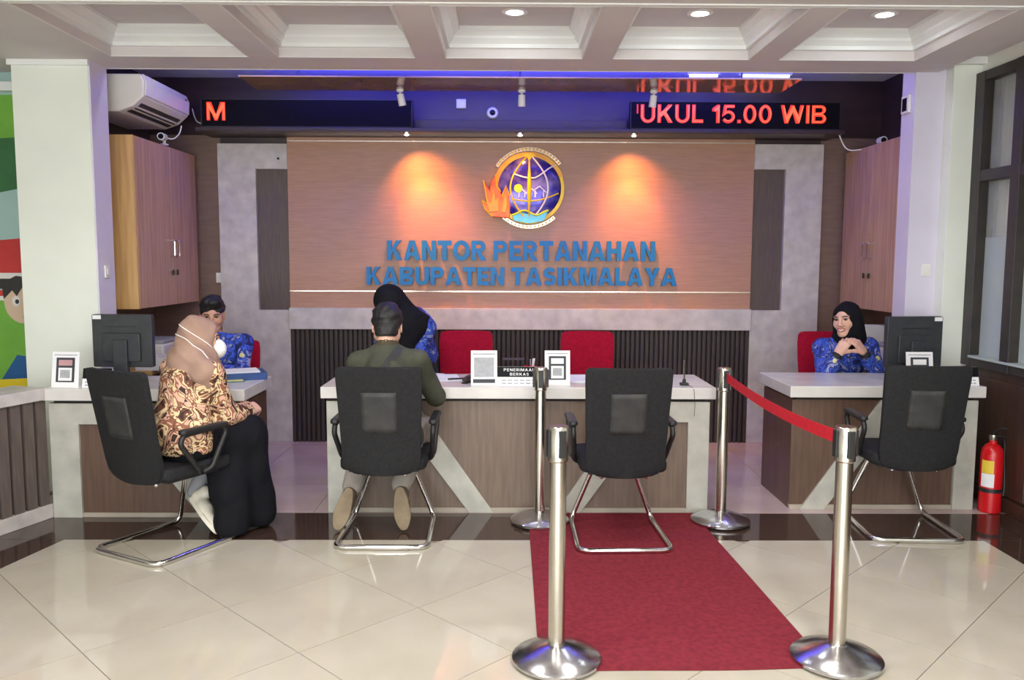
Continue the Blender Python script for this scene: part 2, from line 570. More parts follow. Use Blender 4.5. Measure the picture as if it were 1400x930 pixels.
    if ch == '5':
        w_ = .70
        p = [(w_ - .04, 1 - t * .45), (.17, 1 - t * .45), (.11, .52)] + arc(w_ / 2 - .02, .345, w_ / 2 - t * .42, .27, 128, -150, 18)
        return [thick(p, t * .9)], w_
    if ch == '.':
        return [[(0, 0), (t, 0), (t, t), (0, t)]], t
    raise KeyError(ch)


def glyph_mesh(ch, h, depth, t=0.2, sx=1.0, kx=1.0):
    """mesh of one character in the xz plane, front towards -y"""
    from mathutils.geometry import tessellate_polygon
    loops, w_ = glyph(ch, t)
    k = h * sx
    LL = [[Vector((x * k, z * h, 0)) for x, z in lp] for lp in loops]
    flat = [p for lp in LL for p in lp]
    tris = tessellate_polygon(LL)
    n = len(flat)
    vs = [(p.x, -depth, p.y) for p in flat] + [(p.x, 0, p.y) for p in flat]
    fs = [tuple(q) for q in tris] + [tuple(i + n for i in reversed(q)) for q in tris]
    o = 0
    for lp in LL:
        m = len(lp)
        fs += [(o + i, o + (i + 1) % m, n + o + (i + 1) % m, n + o + i) for i in range(m)]
        o += m
    return MB().add(vs, fs).mesh('letter'), w_ * k


def write_line(parent, s, x0, x1, z0, z1, depth, mat, y=0.0, t=0.2, gap=0.10, side=None, slope=0.0, name='letter'):
    """a line of single letters between x0 and x1"""
    h = z1 - z0
    ws = [0.22 if c == ' ' else glyph(c, t)[1] for c in s]
    tot = sum(ws) + gap * (len(s) - 1)
    sx = (x1 - x0) / (tot * h)
    x = x0
    for c, w_ in zip(s, ws):
        if c != ' ':
            me, _ = glyph_mesh(c, h, depth, t, sx)
            o = obj(name, me, mat, parent)
            if side:
                me.materials.append(M[side])
                for p in me.polygons:
                    if abs(p.normal.y) < 0.5:
                        p.material_index = 1
            o.location = (x, y, z0)
            if slope:
                o.rotation_euler = (-math.atan(slope), 0, 0)
        x += (w_ + gap) * h * sx


def disc_light(name, parent, loc, power, size, color, rot=(0, 0, 0), spread=PI, shape='DISK', size_y=None):
    d = bpy.data.lights.new(name, 'AREA')
    d.shape = shape
    d.size = size
    if size_y:
        d.size_y = size_y
    d.energy = power
    d.color = color
    d.spread = spread
    o = bpy.data.objects.new(name, d)
    COL.objects.link(o)
    o.parent = parent
    o.location = loc
    o.rotation_euler = rot
    return o

# ================================================================ THE SETTING
def clip(poly, a, b):
    """keep the part of a convex polygon left of the line a->b"""
    out = []
    side = lambda p: (b[0] - a[0]) * (p[1] - a[1]) - (b[1] - a[1]) * (p[0] - a[0])
    for i, p in enumerate(poly):
        q = poly[(i + 1) % len(poly)]
        sp, sq = side(p), side(q)
        if sp >= 0:
            out.append(p)
        if sp * sq < 0:
            t = sp / (sp - sq)
            out.append((p[0] + (q[0] - p[0]) * t, p[1] + (q[1] - p[1]) * t))
    return out


def area(p):
    return abs(sum(p[i][0] * p[i - 1][1] - p[i - 1][0] * p[i][1] for i in range(len(p)))) / 2


floor = struct(box('floor', 'grout', None, -4.7, 3.3, -3.1, 7.1, -0.12, -0.006))
region = [(2.64, 2.0), (2.66, 4.44), (-2.425, 4.44), (-2.925, 2.0)]
e = 0.6 / math.sqrt(2)
g = 0.0016
tile_src = None
for i in range(-12, 13):
    for j in range(-12, 13):
        cx, cy = -1.234 + e * (i + j) + e, 3.547 + e * (i - j)
        d = e - g * math.sqrt(2)
        q = [(cx + d, cy), (cx, cy + d), (cx - d, cy), (cx, cy - d)]
        full = area(q)
        for k in range(4):
            q = clip(q, region[k], region[(k + 1) % 4])
            if len(q) < 3:
                break
        if len(q) < 3 or area(q) < 0.003:
            continue
        if area(q) > full * 0.999:
            if tile_src is None:
                tile_src = MB().prism([(d, 0), (0, d), (-d, 0), (0, -d)], 2, -0.006, 0.0).mesh('tile')
                tile_src.materials.append(M['floor_cream'])
            t = bpy.data.objects.new('tile', tile_src)
            COL.objects.link(t)
            t.parent = floor
            t.location = (cx, cy, 0)
        else:
            MB().prism(q, 2, -0.006, 0.0).build('tile', 'floor_cream', floor)
MB().box(-3.335, 2.64, -3.0, 1.998, -0.006, 0).build('rear_floor', 'floor_cream', floor)
MB().prism([(-3.6, 4.443), (3.1, 4.443), (3.1, 4.93), (-3.6, 4.93)], 2, -0.006, 0).build('granite_strip', 'floor_granite', floor)
MB().prism([(2.662, 4.44), (2.642, -3), (3.1, -3), (3.1, 4.44)], 2, -0.006, 0).build('granite_border', 'floor_granite', floor)
MB().prism([(-2.428, 4.44), (-4.6, 4.44), (-4.6, -3), (-3.34, -3), (-3.34, 0)], 2, -0.006, 0).build('granite_border', 'floor_granite', floor)
MB().prism([(-4.6, 4.933), (-2.98, 4.933), (-2.98, 5.9), (-4.6, 5.9)], 2, -0.006, 0).build('granite_border', 'floor_granite', floor)
at_me = MB().box(-0.2985, 0.2985, -0.2985, 0.2985, -0.006, 0).mesh('tile')
at_me.materials.append(M['floor_alcove'])
for i in range(11):
    for j in range(4):
        x, y = -2.97 + 0.3 + 0.6 * i, 4.935 + 0.3 + 0.6 * j
        if x > 3.0:
            continue
        t = bpy.data.objects.new('tile', at_me)
        COL.objects.link(t)
        t.parent = floor
        t.location = (x, y, 0)

# ---- rear wall of the counter bay with its claddings
BY = 6.98
wall_back = struct(box('wall_back', 'taupe_panel', None, -3.1, 3.3, BY, BY + 0.12, -0.1, 3.15))
box('upper_band', 'dark_brown', wall_back, -2.95, 3.12, BY - 0.02, BY, 2.56, 3.02)
box('upper_band', 'dark_brown', wall_back, -2.36, -1.80, BY - 0.015, BY, 2.485, 2.56)
box('upper_band', 'dark_brown', wall_back, 2.05, 2.61, BY - 0.015, BY, 2.485, 2.56)
MB().prism([(-2.37, 0), (-1.80, 0), (-1.80, 1.12), (-2.06, 1.12), (-2.06, 2.28), (-1.80, 2.28), (-1.80, 2.485), (-2.37, 2.485)],
           1, BY - 0.07, BY).build('stone_surround', 'grey_stone', wall_back, 0.003)
MB().prism([(2.62, 0), (2.62, 2.50), (2.05, 2.50), (2.05, 2.295), (2.31, 2.295), (2.31, 1.13), (2.05, 1.13), (2.05, 0)],
           1, BY - 0.07, BY).build('stone_surround', 'grey_stone', wall_back, 0.003)
box('inset_panel', 'inset_panel', wall_back, -2.06, -1.80, BY - 0.03, BY, 1.12, 2.28)
box('inset_panel', 'inset_panel', wall_back, 2.05, 2.31, BY - 0.03, BY, 1.13, 2.295)
PY = BY - 0.06       # face of the sign panel
box('sign_panel', 'sign_panel', wall_back, -1.80, 2.05, PY, BY, 1.14, 2.60)
box('metal_strip', 'metal_strip', wall_back, -1.80, 2.05, PY - 0.006, PY, 2.505, 2.513)
box('metal_strip', 'metal_strip', wall_back, -1.80, 2.05, PY - 0.006, PY, 1.275, 1.283)
box('stone_band', 'grey_stone', wall_back, -1.80, 2.05, BY - 0.11, BY, 0.962, 1.14, 0.004)
box('slat_backing', 'slat_back', wall_back, -1.80, 2.05, BY - 0.05, BY, 0.0, 0.962)
sl_me = MB().box(-0.012, 0.012, -0.022, 0, 0.0, 0.962).mesh('slat')
sl_me.materials.append(M['slat_dark'])
for i in range(96):
    s = bpy.data.objects.new('slat', sl_me)
    COL.objects.link(s)
    s.parent = wall_back
    s.location = (-1.78 + i * 3.81 / 95, BY - 0.05, 0)
box('display_niche', 'dark_brown', wall_back, -0.74, 0.975, 6.80, BY, 2.568, 2.665, 0.003)
box('sensor_dot', 'slat_back', wall_back, -1.88, -1.862, BY - 0.0715, BY - 0.07, 2.355, 2.373)  # small black sensor dot on the stone surround
# ledge under the running-text displays
box('display_ledge', 'dark_brown', wall_back, -2.43, 2.66, 6.60, BY, 2.538, 2.568, 0.003)

# ---- side walls of the bay, columns
wall_bl = struct(box('wall_alcove_left', 'taupe_panel', None, -3.08, -2.95, 5.62, 7.0, -0.1, 3.15))
box('upper_band', 'dark_brown', wall_bl, -2.95, -2.935, 5.63, BY - 0.02, 2.40, 3.02)
wall_br = struct(box('wall_alcove_right', 'taupe_panel', None, 3.12, 3.3, 5.62, 7.0, -0.1, 3.15))
box('upper_band', 'dark_brown', wall_br, 3.105, 3.12, 5.63, BY - 0.02, 2.40, 3.02)
col_l = struct(box('wall_column_left', 'white_paint', None, -3.135, -2.65, 5.39, 5.62, -0.05, 2.79, 0.004))
box('lilac_side', 'lilac_tone', col_l, -2.65, -2.64, 5.395, 5.62, 0, 2.79)
box('capital_trim', 'moulding_white', col_l, -3.15, -2.64, 5.37, 5.39, 2.755, 2.79)
col_r = struct(box('wall_column_right', 'lilac_tone', None, 2.715, 2.98, 5.60, 5.78, -0.05, 2.87))
box('white_column', 'white_paint', col_r, 2.915, 3.12, 5.50, 5.60, 0, 2.87, 0.003)
box('capital_trim', 'moulding_white', col_r, 2.89, 3.1, 5.45, 5.50, 2.815, 2.86)

# ---- right wall with its window
wall_r = struct(MB().box(3.1, 3.25, -3.1, 5.52, 2.76, 3.0).box(3.1, 3.25, -3.1, 3.6, 0.86, 2.76).build('wall_right', 'white_paint', None))
MB().box(3.1, 3.25, -3.1, 5.52, -0.05, 0.86).build('wainscot', 'wainscot_brown', wall_r)
for y in (5.35, 4.72, 4.1, 3.5):
    box('wainscot_panel', 'wainscot_brown', wall_r, 3.085, 3.1, y - 0.56, y + 0.0, 0.10, 0.80, 0.006)
box('wainscot_base', 'wainscot_brown', wall_r, 3.08, 3.1, -3, 5.5, 0.0, 0.085, 0.004)
win = struct(box('window_1', 'frame_dark', None, 3.06, 3.17, 5.40, 5.50, 0.86, 2.76, 0.003))
for y in (4.98, 4.30, 3.62):
    box('window_post', 'frame_dark', win, 3.06, 3.17, y, y + 0.09, 0.86, 2.76, 0.003)
for z, h in ((0.86, 0.06), (2.06, 0.07), (2.70, 0.06)):
    box('window_rail', 'frame_dark', win, 3.065, 3.165, 3.62, 5.46, z, z + h, 0.003)
box('window_sill', 'glass_film', win, 3.05, 3.14, 3.62, 5.40, 0.915, 0.93, 0.002)
for y0, y1 in ((5.07, 5.40), (4.39, 4.98), (3.71, 4.30)):
    box('pane', 'clear_glass', win, 3.125, 3.131, y0, y1, 2.13, 2.70)
    box('pane', 'clear_glass', win, 3.125, 3.131, y0, y1, 1.70, 2.06)
    box('pane', 'glass_film', win, 3.125, 3.131, y0, y1, 0.92, 1.70)
vs, fs = [], []
N = 160
for i in range(N + 1):
    y = 3.4 + 2.2 * i / N
    x = 3.235 + 0.022 * math.sin(i * 0.83) + 0.012 * math.sin(i * 0.31)
    vs += [(x, y, 0.6), (x, y, 2.95)]
    if i:
        fs.append((2 * i - 2, 2 * i, 2 * i + 1, 2 * i - 1))
cu_me = MB().add(vs, fs).mesh('curtain')
curt = obj('curtain', cu_me, 'curtain', None, smooth=True)
so = curt.modifiers.new('thick', 'SOLIDIFY')
so.thickness = 0.003
tag(curt, 'cream pleated curtain hanging behind the dark-framed window', 'curtain')

# ---- hall walls
struct(box('wall_left', 'white_paint', None, -4.7, -4.6, -3.1, 5.9, -0.1, 3.0))
wall_rear = struct(MB().box(-4.7, 3.25, -3.2, -3.1, 2.5, 3.0).box(-4.7, -4.0, -3.2, -3.1, -0.1, 2.5).box(2.6, 3.25, -3.2, -3.1, -0.1, 2.5).box(-4.0, 2.6, -3.2, -3.1, -0.1, 0.15).build('wall_rear', 'white_paint', None))
# unseen glazing added behind the camera, glowing panes and area lights as frontal fill
win2 = struct(box('window_fill', 'frame_dark', None, -4.0, 2.6, -3.19, -3.11, 0.15, 0.2))
for k in range(5):
    x = -4.0 + 6.55 * k / 4
    box('window_post', 'frame_dark', win2, x, x + 0.05, -3.19, -3.11, 0.2, 2.5)
    if k < 4:
        box('pane', 'rear_fill_glass', win2, x + 0.05, x + 6.55 / 4, -3.16, -3.15, 0.2, 2.5)
        disc_light('rear_fill', win2, (x + 0.05 + 6.55 / 8 - 0.025, -3.13, 1.35), REAR_FILL_W, 1.55, (0.94, 0.98, 1.0), rot=(R(90), 0, 0), shape='RECTANGLE', size_y=2.2)
wall_m = struct(box('wall_front_left', 'mural_teal', None, -4.7, -3.06, 5.75, 5.87, -0.1, 3.0))
box('cornice', 'moulding_white', wall_m, -4.6, -3.09, 5.70, 5.75, 2.66, 2.72, 0.004)
mur = thing('wall_mural', 'colourful painted wall mural with green hills and a child, beside the white column', 'mural', (0, 5.75, 0))
MX0, MX1 = -4.2, -3.10


def mural(name, pts, mat, y=-0.004):
    return MB().prism(pts, 1, y, 0).build(name, mat, mur)


mural('green_band', [(MX0, 2.12), (MX1, 2.2), (MX1, 2.64), (MX0, 2.64)], 'mural_green')
mural('dark_green_hill', [(MX0, 2.3), (MX0, 2.0), (-3.5, 1.98), (-3.3, 2.02), (MX1, 2.14), (MX1, 2.3), (-3.3, 2.36)], 'mural_dark_green', -0.006)
mural('sky_band', [(MX0, 1.66), (-3.4, 1.66), (MX1, 1.74), (MX1, 2.14), (-3.3, 2.02), (-3.5, 1.98), (MX0, 2.0)], 'mural_teal', -0.003)
mural('red_roof', [(MX0, 1.44), (MX1, 1.44), (MX1, 1.75), (-3.3, 1.68), (MX0, 1.60)], 'mural_red', -0.005)
mural('white_stripe', [(MX0, 1.40), (MX1, 1.40), (MX1, 1.44), (MX0, 1.44)], 'mural_white')
mural('dark_stripe', [(MX0, 1.33), (MX1, 1.33), (MX1, 1.40), (MX0, 1.40)], 'mural_black')
mural('red_stripe', [(MX0, 1.28), (MX1, 1.28), (MX1, 1.32), (MX0, 1.32)], 'mural_red')
mural('white_stripe', [(MX0, 1.25), (MX1, 1.25), (MX1, 1.28), (MX0, 1.28)], 'mural_white')
mural('meadow', [(MX0, 0.6), (MX1, 0.6), (MX1, 1.26), (MX0, 1.26)], 'mural_green', -0.003)
ell = lambda cx, cz, rx, rz, n=24: [(cx + rx * math.cos(2 * PI * k / n), cz + rz * math.sin(2 * PI * k / n)) for k in range(n)]
mural('painted_face', ell(-3.340, 1.240, 0.13, 0.15), 'mural_skin', -0.006)
mural('painted_hair', [(-3.470, 1.260), (-3.480, 1.370), (-3.380, 1.420), (-3.240, 1.400), (-3.220, 1.320), (-3.270, 1.330), (-3.300, 1.300), (-3.340, 1.340), (-3.380, 1.280), (-3.410, 1.320)], 'mural_black', -0.009)
mural('painted_eye', ell(-3.385, 1.245, 0.028, 0.036), 'mural_white', -0.009)
mural('painted_eye', ell(-3.275, 1.250, 0.028, 0.036), 'mural_white', -0.009)
mural('painted_pupil', ell(-3.378, 1.242, 0.013, 0.016), 'mural_black', -0.012)
mural('painted_pupil', ell(-3.268, 1.248, 0.013, 0.016), 'mural_black', -0.012)
mural('painted_mouth', [(-3.350, 1.135), (-3.300, 1.130), (-3.265, 1.170), (-3.300, 1.145)], 'mural_black', -0.009)
mural('painted_jacket', [(-3.520, 0.690), (-3.400, 0.870), (-3.260, 0.850), (MX1, 0.66), (MX1, 0.6), (-3.520, 0.670)], 'mural_blue', -0.006)
mural('yellow_ground', [(MX0, 0.4), (MX1, 0.4), (MX1, 0.72), (MX0, 0.66)], 'mural_yellow', -0.008)

# ---- ceiling with coffers
ZB, ZC = 2.79, 2.96
cm = MB()
CX = [0.047 + 1.035 * i for i in range(-2, 3)]
ROWS = [5.27 - 1.25 * j for j in range(6)]
HW, LN = 0.42, 1.05
cm.box(-4.7, 2.86, ROWS[0], 5.62, ZB, 3.14)
cm.box(2.86, 3.25, -3.2, 5.62, 2.86, 3.14)
cm.box(-4.7, 2.86, -3.2, ROWS[-1] - LN, ZB, 3.14)
for k, yf in enumerate(ROWS):
    if k:
        cm.box(-4.7, 2.86, yf, ROWS[k - 1] - LN, ZB, 3.14)
    xs = [-4.7] + [c + s * HW for c in CX for s in (-1, 1)] + [2.86]
    for q in range(0, len(xs), 2):
        cm.box(xs[q], xs[q + 1], yf - LN, yf, ZB, 3.14)
cm.box(-4.7, -3.08, 5.62, 5.87, ZB, 3.14)
ceiling = struct(cm.build('ceiling', 'ceiling_paint', None))
bay_ceiling = struct(box('ceiling_bay', 'moulding_white', None, -3.08, 3.3, 5.62, 7.0, 3.02, 3.14))
box('header_trim', 'moulding_white', ceiling, -2.64, 2.715, 5.615, 5.63, 2.788, 2.82)
for k in range(0, 2):
    box('beam_trim', 'moulding_white', ceiling, -4.6, 2.86, ROWS[k] - LN - 0.055, ROWS[k] - LN - 0.02, 2.784, 2.79)


def frame_sweep(hx, hy, prof):
    """profile (inset, z) swept round a rectangle with mitred corners; local centre 0"""
    mb = MB()
    vs = []
    for ins, z in prof:
        a, b = hx - ins, hy - ins
        vs += [(-a, -b, z), (a, -b, z), (a, b, z), (-a, b, z)]
    fs = []
    for i in range(len(prof) - 1):
        for k in range(4):
            l = (k + 1) % 4
            fs.append((i * 4 + k, i * 4 + l, i * 4 + 4 + l, i * 4 + 4 + k))
    return mb.add(vs, fs)


prof = [(-0.002, 2.786), (-0.002, 2.845), (0.022, 2.845), (0.022, 2.868), (0.05, 2.895), (0.05, 2.91), (0.085, 2.94), (0.085, ZC)]
fr_me = frame_sweep(HW, LN / 2, prof).mesh('coffer_moulding')
fr_me.materials.append(M['moulding_white'])
pn_me = MB().box(-HW, HW, -LN / 2, LN / 2, ZC, ZC + 0.02).mesh('coffer_panel')
pn_me.materials.append(M['ceiling_paint'])
for k, yf in enumerate(ROWS):
    for c in CX:
        for nm, me in (('coffer_moulding', fr_me), ('coffer_panel', pn_me)):
            o = bpy.data.objects.new(nm, me)
            COL.objects.link(o)
            o.parent = ceiling
            o.location = (c, yf - LN / 2, 0)
            if nm == 'coffer_moulding':
                so = o.modifiers.new('thick', 'SOLIDIFY')
                so.thickness = 0.004
                so.offset = 1

# ---- round ceiling lamps: the three in view, then unseen square fill lamps added over the hall
lamp_lab = {0: 'round glowing ceiling lamp in the coffer above the emblem',
            1: 'round glowing ceiling lamp in the coffer above the running red letters',
            2: 'round glowing ceiling lamp in the coffer nearest the dark-framed window'}


def ceiling_lamp(x, y, label, power):
    t = thing('ceiling_lamp', label, 'ceiling lamp', (x, y, ZC), 0, 'round ceiling lamps')
    MB().lathe([(0.05, -0.006), (0.066, -0.006), (0.075, -0.002), (0.075, 0)], seg=28).build('rim', 'white_plastic', t, smooth='auto')
    MB().lathe([(0.0, -0.012), (0.035, -0.010), (0.05, -0.006), (0.05, -0.001), (0.0, -0.001)], seg=28).build('diffuser', 'lamp_glow', t, smooth=True)
    disc_light('lamp_light', t, (0, 0, -0.02), power, 0.13, (0.80, 0.90, 1.0))
    return t


for i in range(3):
    ceiling_lamp(CX[2 + i] + 0.03 * i, 4.90, lamp_lab[i], LAMP_W)
for k, row in enumerate(('first', 'second', 'third', 'fourth', 'fifth'), 1):
    for c, side in ((CX[1], 'mural'), (CX[3], 'window')):
        t = thing('hall_fill_lamp', 'added square fill lamp on the %s side, %s lamp row back from the counters' % (side, row), 'ceiling lamp',
                  (c, ROWS[k] - LN / 2, ZC), 0, 'added square fill lamps over the hall')
        box('housing', 'white_plastic', t, -0.24, 0.24, -0.24, 0.24, -0.012, 0)
        box('diffuser', 'hall_fill_glow', t, -0.22, 0.22, -0.22, 0.22, -0.015, -0.012)
        disc_light('lamp_light', t, (0, 0, -0.022), HALL_FILL_W * (0.7 if k == 1 else 1), 0.42, (1.0, 0.98, 0.95), shape='SQUARE')

# ---- floating glossy soffit with blue strips
sof = thing('floating_soffit', 'glossy brown floating ceiling board edged with blue light above the counters', 'ceiling panel', (0.1, 6.115, 2.80))
box('board', 'soffit_gloss', sof, -1.96, 1.96, -0.225, 0.225, 0, 0.010, 0.002)
for y in (-0.18, 0.18):
    box('blue_strip', 'blue_glow', sof, -1.9, 1.9, y - 0.006, y + 0.006, 0.010, 0.018)
    disc_light('strip_light', sof, (0, y, 0.03), BLUE_W, 3.8, (0.03, 0.03, 1.0), rot=(PI, 0, 0), shape='RECTANGLE', size_y=0.02)
for x in (-1.6, 0, 1.6):
    MB().tube([(x, 0, 0.005), (x, 0, 0.22)], 0.008).build('hanger', 'black_plastic', sof)
for x, y, l, lab in ((1.56, 6.70, 0.22, 'short white light tube glowing at the bay ceiling above the red text'), (2.05, 6.70, 0.38, 'longer white light tube glowing at the bay ceiling near the corner cabinet'),
                  (-1.7, 5.74, 1.1, 'added unseen fill tube behind the ceiling edge above the seated clerk'), (0.0, 5.74, 1.1, 'added unseen fill tube behind the ceiling edge above the middle counter'),
                  (1.7, 5.74, 1.1, 'added unseen fill tube behind the ceiling edge above the smiling woman')):
    t = thing('light_tube', lab, 'light tube', (x, y, 3.02))
    box('housing', 'white_plastic', t, -l / 2 - 0.02, l / 2 + 0.02, -0.02, 0.02, -0.012, 0)
    MB().tube([(-l / 2, 0, -0.020), (l / 2, 0, -0.020)], 0.010).build('tube', 'tube_glow', t, smooth='auto')
    if y < 6:  # fill light only for the unseen tubes added behind the ceiling edge
        disc_light('bay_fill_light', t, (0, 0.0, -0.035), BAY_FILL_W, l, (0.97, 0.98, 1.0), shape='RECTANGLE', size_y=0.03)


# ================================================================ DISPLAYS, SIGN, SPOTS
def led_display(x0, x1, label):
    t = thing('text_display', label, 'display', ((x0 + x1) / 2, 6.625, 2.570))
    h = (x1 - x0) / 2
    box('casing', 'led_black', t, -h, h, -0.012, 0.05, 0, 0.215, 0.002)
    for a, b, c, d in ((-h, h, 0.209, 0.215), (-h, h, 0.0, 0.006), (-h, -h + 0.006, 0, 0.215), (h - 0.006, h, 0, 0.215)):
        box('casing_edge', 'black_plastic', t, a, b, -0.018, -0.010, c, d)
    return t


dl = led_display(-2.385, -0.735, 'long black running-text display lit with one red letter M')
dr = led_display(0.972, 2.625, 'long black running-text display lit with red text UKUL 15.00 WIB')


def led_text(t, s, x0, x1, z0, z1):
    write_line(t, s, x0, x1, z0, z1, 0.001, 'led_red', -0.0125, 0.185, 0.13)
    write_line(t, s, x0 + 0.006, x1 - 0.006, z0 + 0.007, z1 - 0.007, 0.001, 'led_core', -0.0138, 0.085, 0.225, name='letter_core')


led_text(dl, 'M', -2.34 + 1.56, -2.195 + 1.56, 0.05, 0.19)
led_text(dr, 'UKUL 15.00 WIB', -0.745, 0.715, 0.05, 0.19)
box('lettering', 'led_red', dr, -0.775, -0.765, -0.0135, -0.0125, 0.12, 0.19)

# lettering on the sign wall, each letter its own piece
def lettering(name, s, x0, x1, z0, z1, label):
    t = thing(name, label, 'wall lettering', ((x0 + x1) / 2, PY, z0))
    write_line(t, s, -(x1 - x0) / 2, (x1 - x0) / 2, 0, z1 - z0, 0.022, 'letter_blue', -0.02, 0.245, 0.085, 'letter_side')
    return t


lettering('office_lettering', 'KANTOR PERTANAHAN', -0.983, 1.237, 1.537, 1.70, 'upper line of raised blue letters KANTOR PERTANAHAN on the brown wall')
lettering('district_lettering', 'KABUPATEN TASIKMALAYA', -1.155, 1.425, 1.333, 1.482, 'lower line of raised blue letters KABUPATEN TASIKMALAYA on the brown wall')

# emblem
em = thing('emblem', 'round land-office emblem with blue globe, gold lines and orange flame', 'emblem', (0.19, PY, 2.13))
GR = 0.262


def dome(x, z, r=GR, h=0.05):
    q = max(0.0, 1 - (x * x + z * z) / (r * r))
    return -0.022 - h * math.sqrt(q)


def turn(mb):                # lathe about z -> about y (front towards -y)
    mb.v = [(x, -z, y) for x, y, z in mb.v]
    return mb


turn(MB().lathe([(GR, 0.0)] + [(GR * math.cos(a), 0.022 + 0.05 * math.sin(a)) for a in np.linspace(0, PI / 2 - 0.001, 9)], seg=48)).build('globe', 'logo_blue', em, smooth='auto')


def crescent(name, mat, r0, r1, off, y0, y1, a0=0, a1=360, n=64, cx=0.0, cz=0.0):
    pts = []
    A = [R(a0 + (a1 - a0) * k / n) for k in range(n + 1)]
    mb = MB()
    vs = []
    for a in A:
        for rr, o_ in ((r0, off), (r1, 0)):
            for y in (y0, y1):
                vs.append((cx + o_ + rr * math.cos(a), y, cz + rr * math.sin(a)))
    fs = []
    for i in range(n):
        q = 4 * i
        fs += [(q, q + 4, q + 6, q + 2), (q + 1, q + 3, q + 7, q + 5), (q, q + 1, q + 5, q + 4), (q + 2, q + 6, q + 7, q + 3)]
    fs += [(0, 2, 3, 1), (4 * n, 4 * n + 1, 4 * n + 3, 4 * n + 2)]
    return mb.add(vs, fs).build(name, mat, em)


crescent('gold_ring', 'logo_gold', 0.252, 0.296, 0.012, -0.03, 0.0, 20, 200)
crescent('gold_ring', 'logo_yellow', 0.254, 0.290, 0.010, -0.032, 0.0, 200, 380)


def on_dome(f, ts, lift=0.004, r=0.006):
    return [(f(t)[0], dome(*f(t)) - lift, f(t)[1]) for t in ts], r


def gline(name, mat, f, n=20, r=0.006, lift=0.003):
    P = [(*f(k / n),) for k in range(n + 1)]
    MB().tube([(x, dome(x, z) - lift, z) for x, z in P], r, 8).build(name, mat, em, smooth='auto')


gline('meridian', 'logo_yellow', lambda t: (-0.155 * math.sin(PI * (0.05 + 0.9 * t)), 0.255 - 0.51 * t), r=0.007)
gline('meridian', 'logo_white', lambda t: (0.155 * math.sin(PI * (0.05 + 0.9 * t)), 0.255 - 0.51 * t), r=0.007)
P = [(0, 0.25 - 0.5 * k / 16) for k in range(17)]
MB().tube([(x, dome(x, z) - 0.004, z) for x, z in P], [0.005 + 0.013 * math.sin(PI * k / 16) ** 2 for k in range(17)], 8).build('meridian', 'logo_yellow', em, smooth='auto')
gline('parallel', 'logo_white', lambda t: (-0.13 + 0.35 * t, 0.115 - 0.035 * math.sin(PI * min(1, t * 1.2)) + 0.06 * max(0, t - 0.5) ** 1.2 * 3), r=0.006)
gline('parallel', 'logo_yellow', lambda t: (-0.14 + 0.38 * t, -0.09 - 0.025 * math.sin(PI * t) + 0.05 * t * t), r=0.006)
MB().prism([(-0.055, 0.262), (-0.018, 0.252), (0, 0.21), (0.018, 0.252), (0.058, 0.262), (0.03, 0.285), (-0.03, 0.285)], 1, -0.045, -0.02).build('star_cap', 'logo_yellow', em)
# waves at the foot
wav = [(-0.14 + 0.30 * k / 20, -0.20 - 0.018 * math.cos(2 * PI * k / 20 * 1.5)) for k in range(21)]
MB().prism(wav + [(0.12, -0.265), (0.0, -0.285), (-0.12, -0.265)], 1, -0.052, -0.02).build('wave', 'logo_cyan', em)
MB().tube([(x, -0.056, z) for x, z in wav], 0.008, 8).build('wave_crest', 'logo_lime', em, smooth='auto')
# flame
fl = [(-0.16, -0.245), (-0.30, -0.235), (-0.365, -0.17), (-0.385, -0.10), (-0.34, -0.13), (-0.375, 0.06), (-0.325, -0.02), (-0.315, 0.05), (-0.275, 0.11),
      (-0.27, 0.02), (-0.235, -0.03), (-0.225, -0.07), (-0.19, 0.02), (-0.165, -0.06), (-0.155, -0.15)]
MB().prism(fl, 1, -0.062, -0.012).build('flame', 'logo_orange', em, 0.006)
for q in ([(-0.33, -0.20), (-0.345, -0.10), (-0.315, -0.13), (-0.295, 0.0), (-0.275, -0.10), (-0.25, -0.07), (-0.25, -0.19)], [(-0.225, -0.20), (-0.22, -0.13), (-0.195, -0.05), (-0.18, -0.13), (-0.19, -0.20)]):
    MB().prism(q, 1, -0.069, -0.055).build('flame_heart', 'logo_gold', em, 0.004)
for q in ([(-0.385, -0.10), (-0.34, -0.13), (-0.375, 0.06)], [(-0.30, -0.235), (-0.365, -0.17), (-0.385, -0.10)], [(-0.225, -0.07), (-0.19, 0.02), (-0.165, -0.06)], [(-0.235, -0.03), (-0.27, 0.02), (-0.275, 0.11)]):
    MB().tube([(x, -0.062, z) for x, z in q], 0.006, 6).build('flame_edge', 'logo_yellow', em, smooth='auto')
sun_ = turn(MB().lathe([(0.036, 0.0), (0.034, 0.010), (0.0, 0.016)], seg=20)).build('sun_disc', 'logo_lime', em, smooth='auto')
sun_.location = (-0.09, dome(-0.09, 0.0) + 0.002, -0.005)
for hx, hs in ((0.085, 0.055), (0.022, 0.042), (-0.06, 0.040)):
    z = -0.075
    P = rounded([(hx - hs, 0, z + hs * 0.9), (hx, 0, z + hs * 1.6), (hx + hs, 0, z + hs * 0.7)], 0.001, 1)
    MB().tube([(p.x, dome(p.x, p.z) - 0.004, p.z) for p in P], 0.005, 6).build('house_line', 'logo_white', em)
    for s in (-0.6, 0.6):
        MB().tube([(hx + s * hs, dome(hx, z) - 0.004, z), (hx + s * hs, dome(hx, z) - 0.004, z + hs)], 0.005, 6).build('house_line', 'logo_white', em)
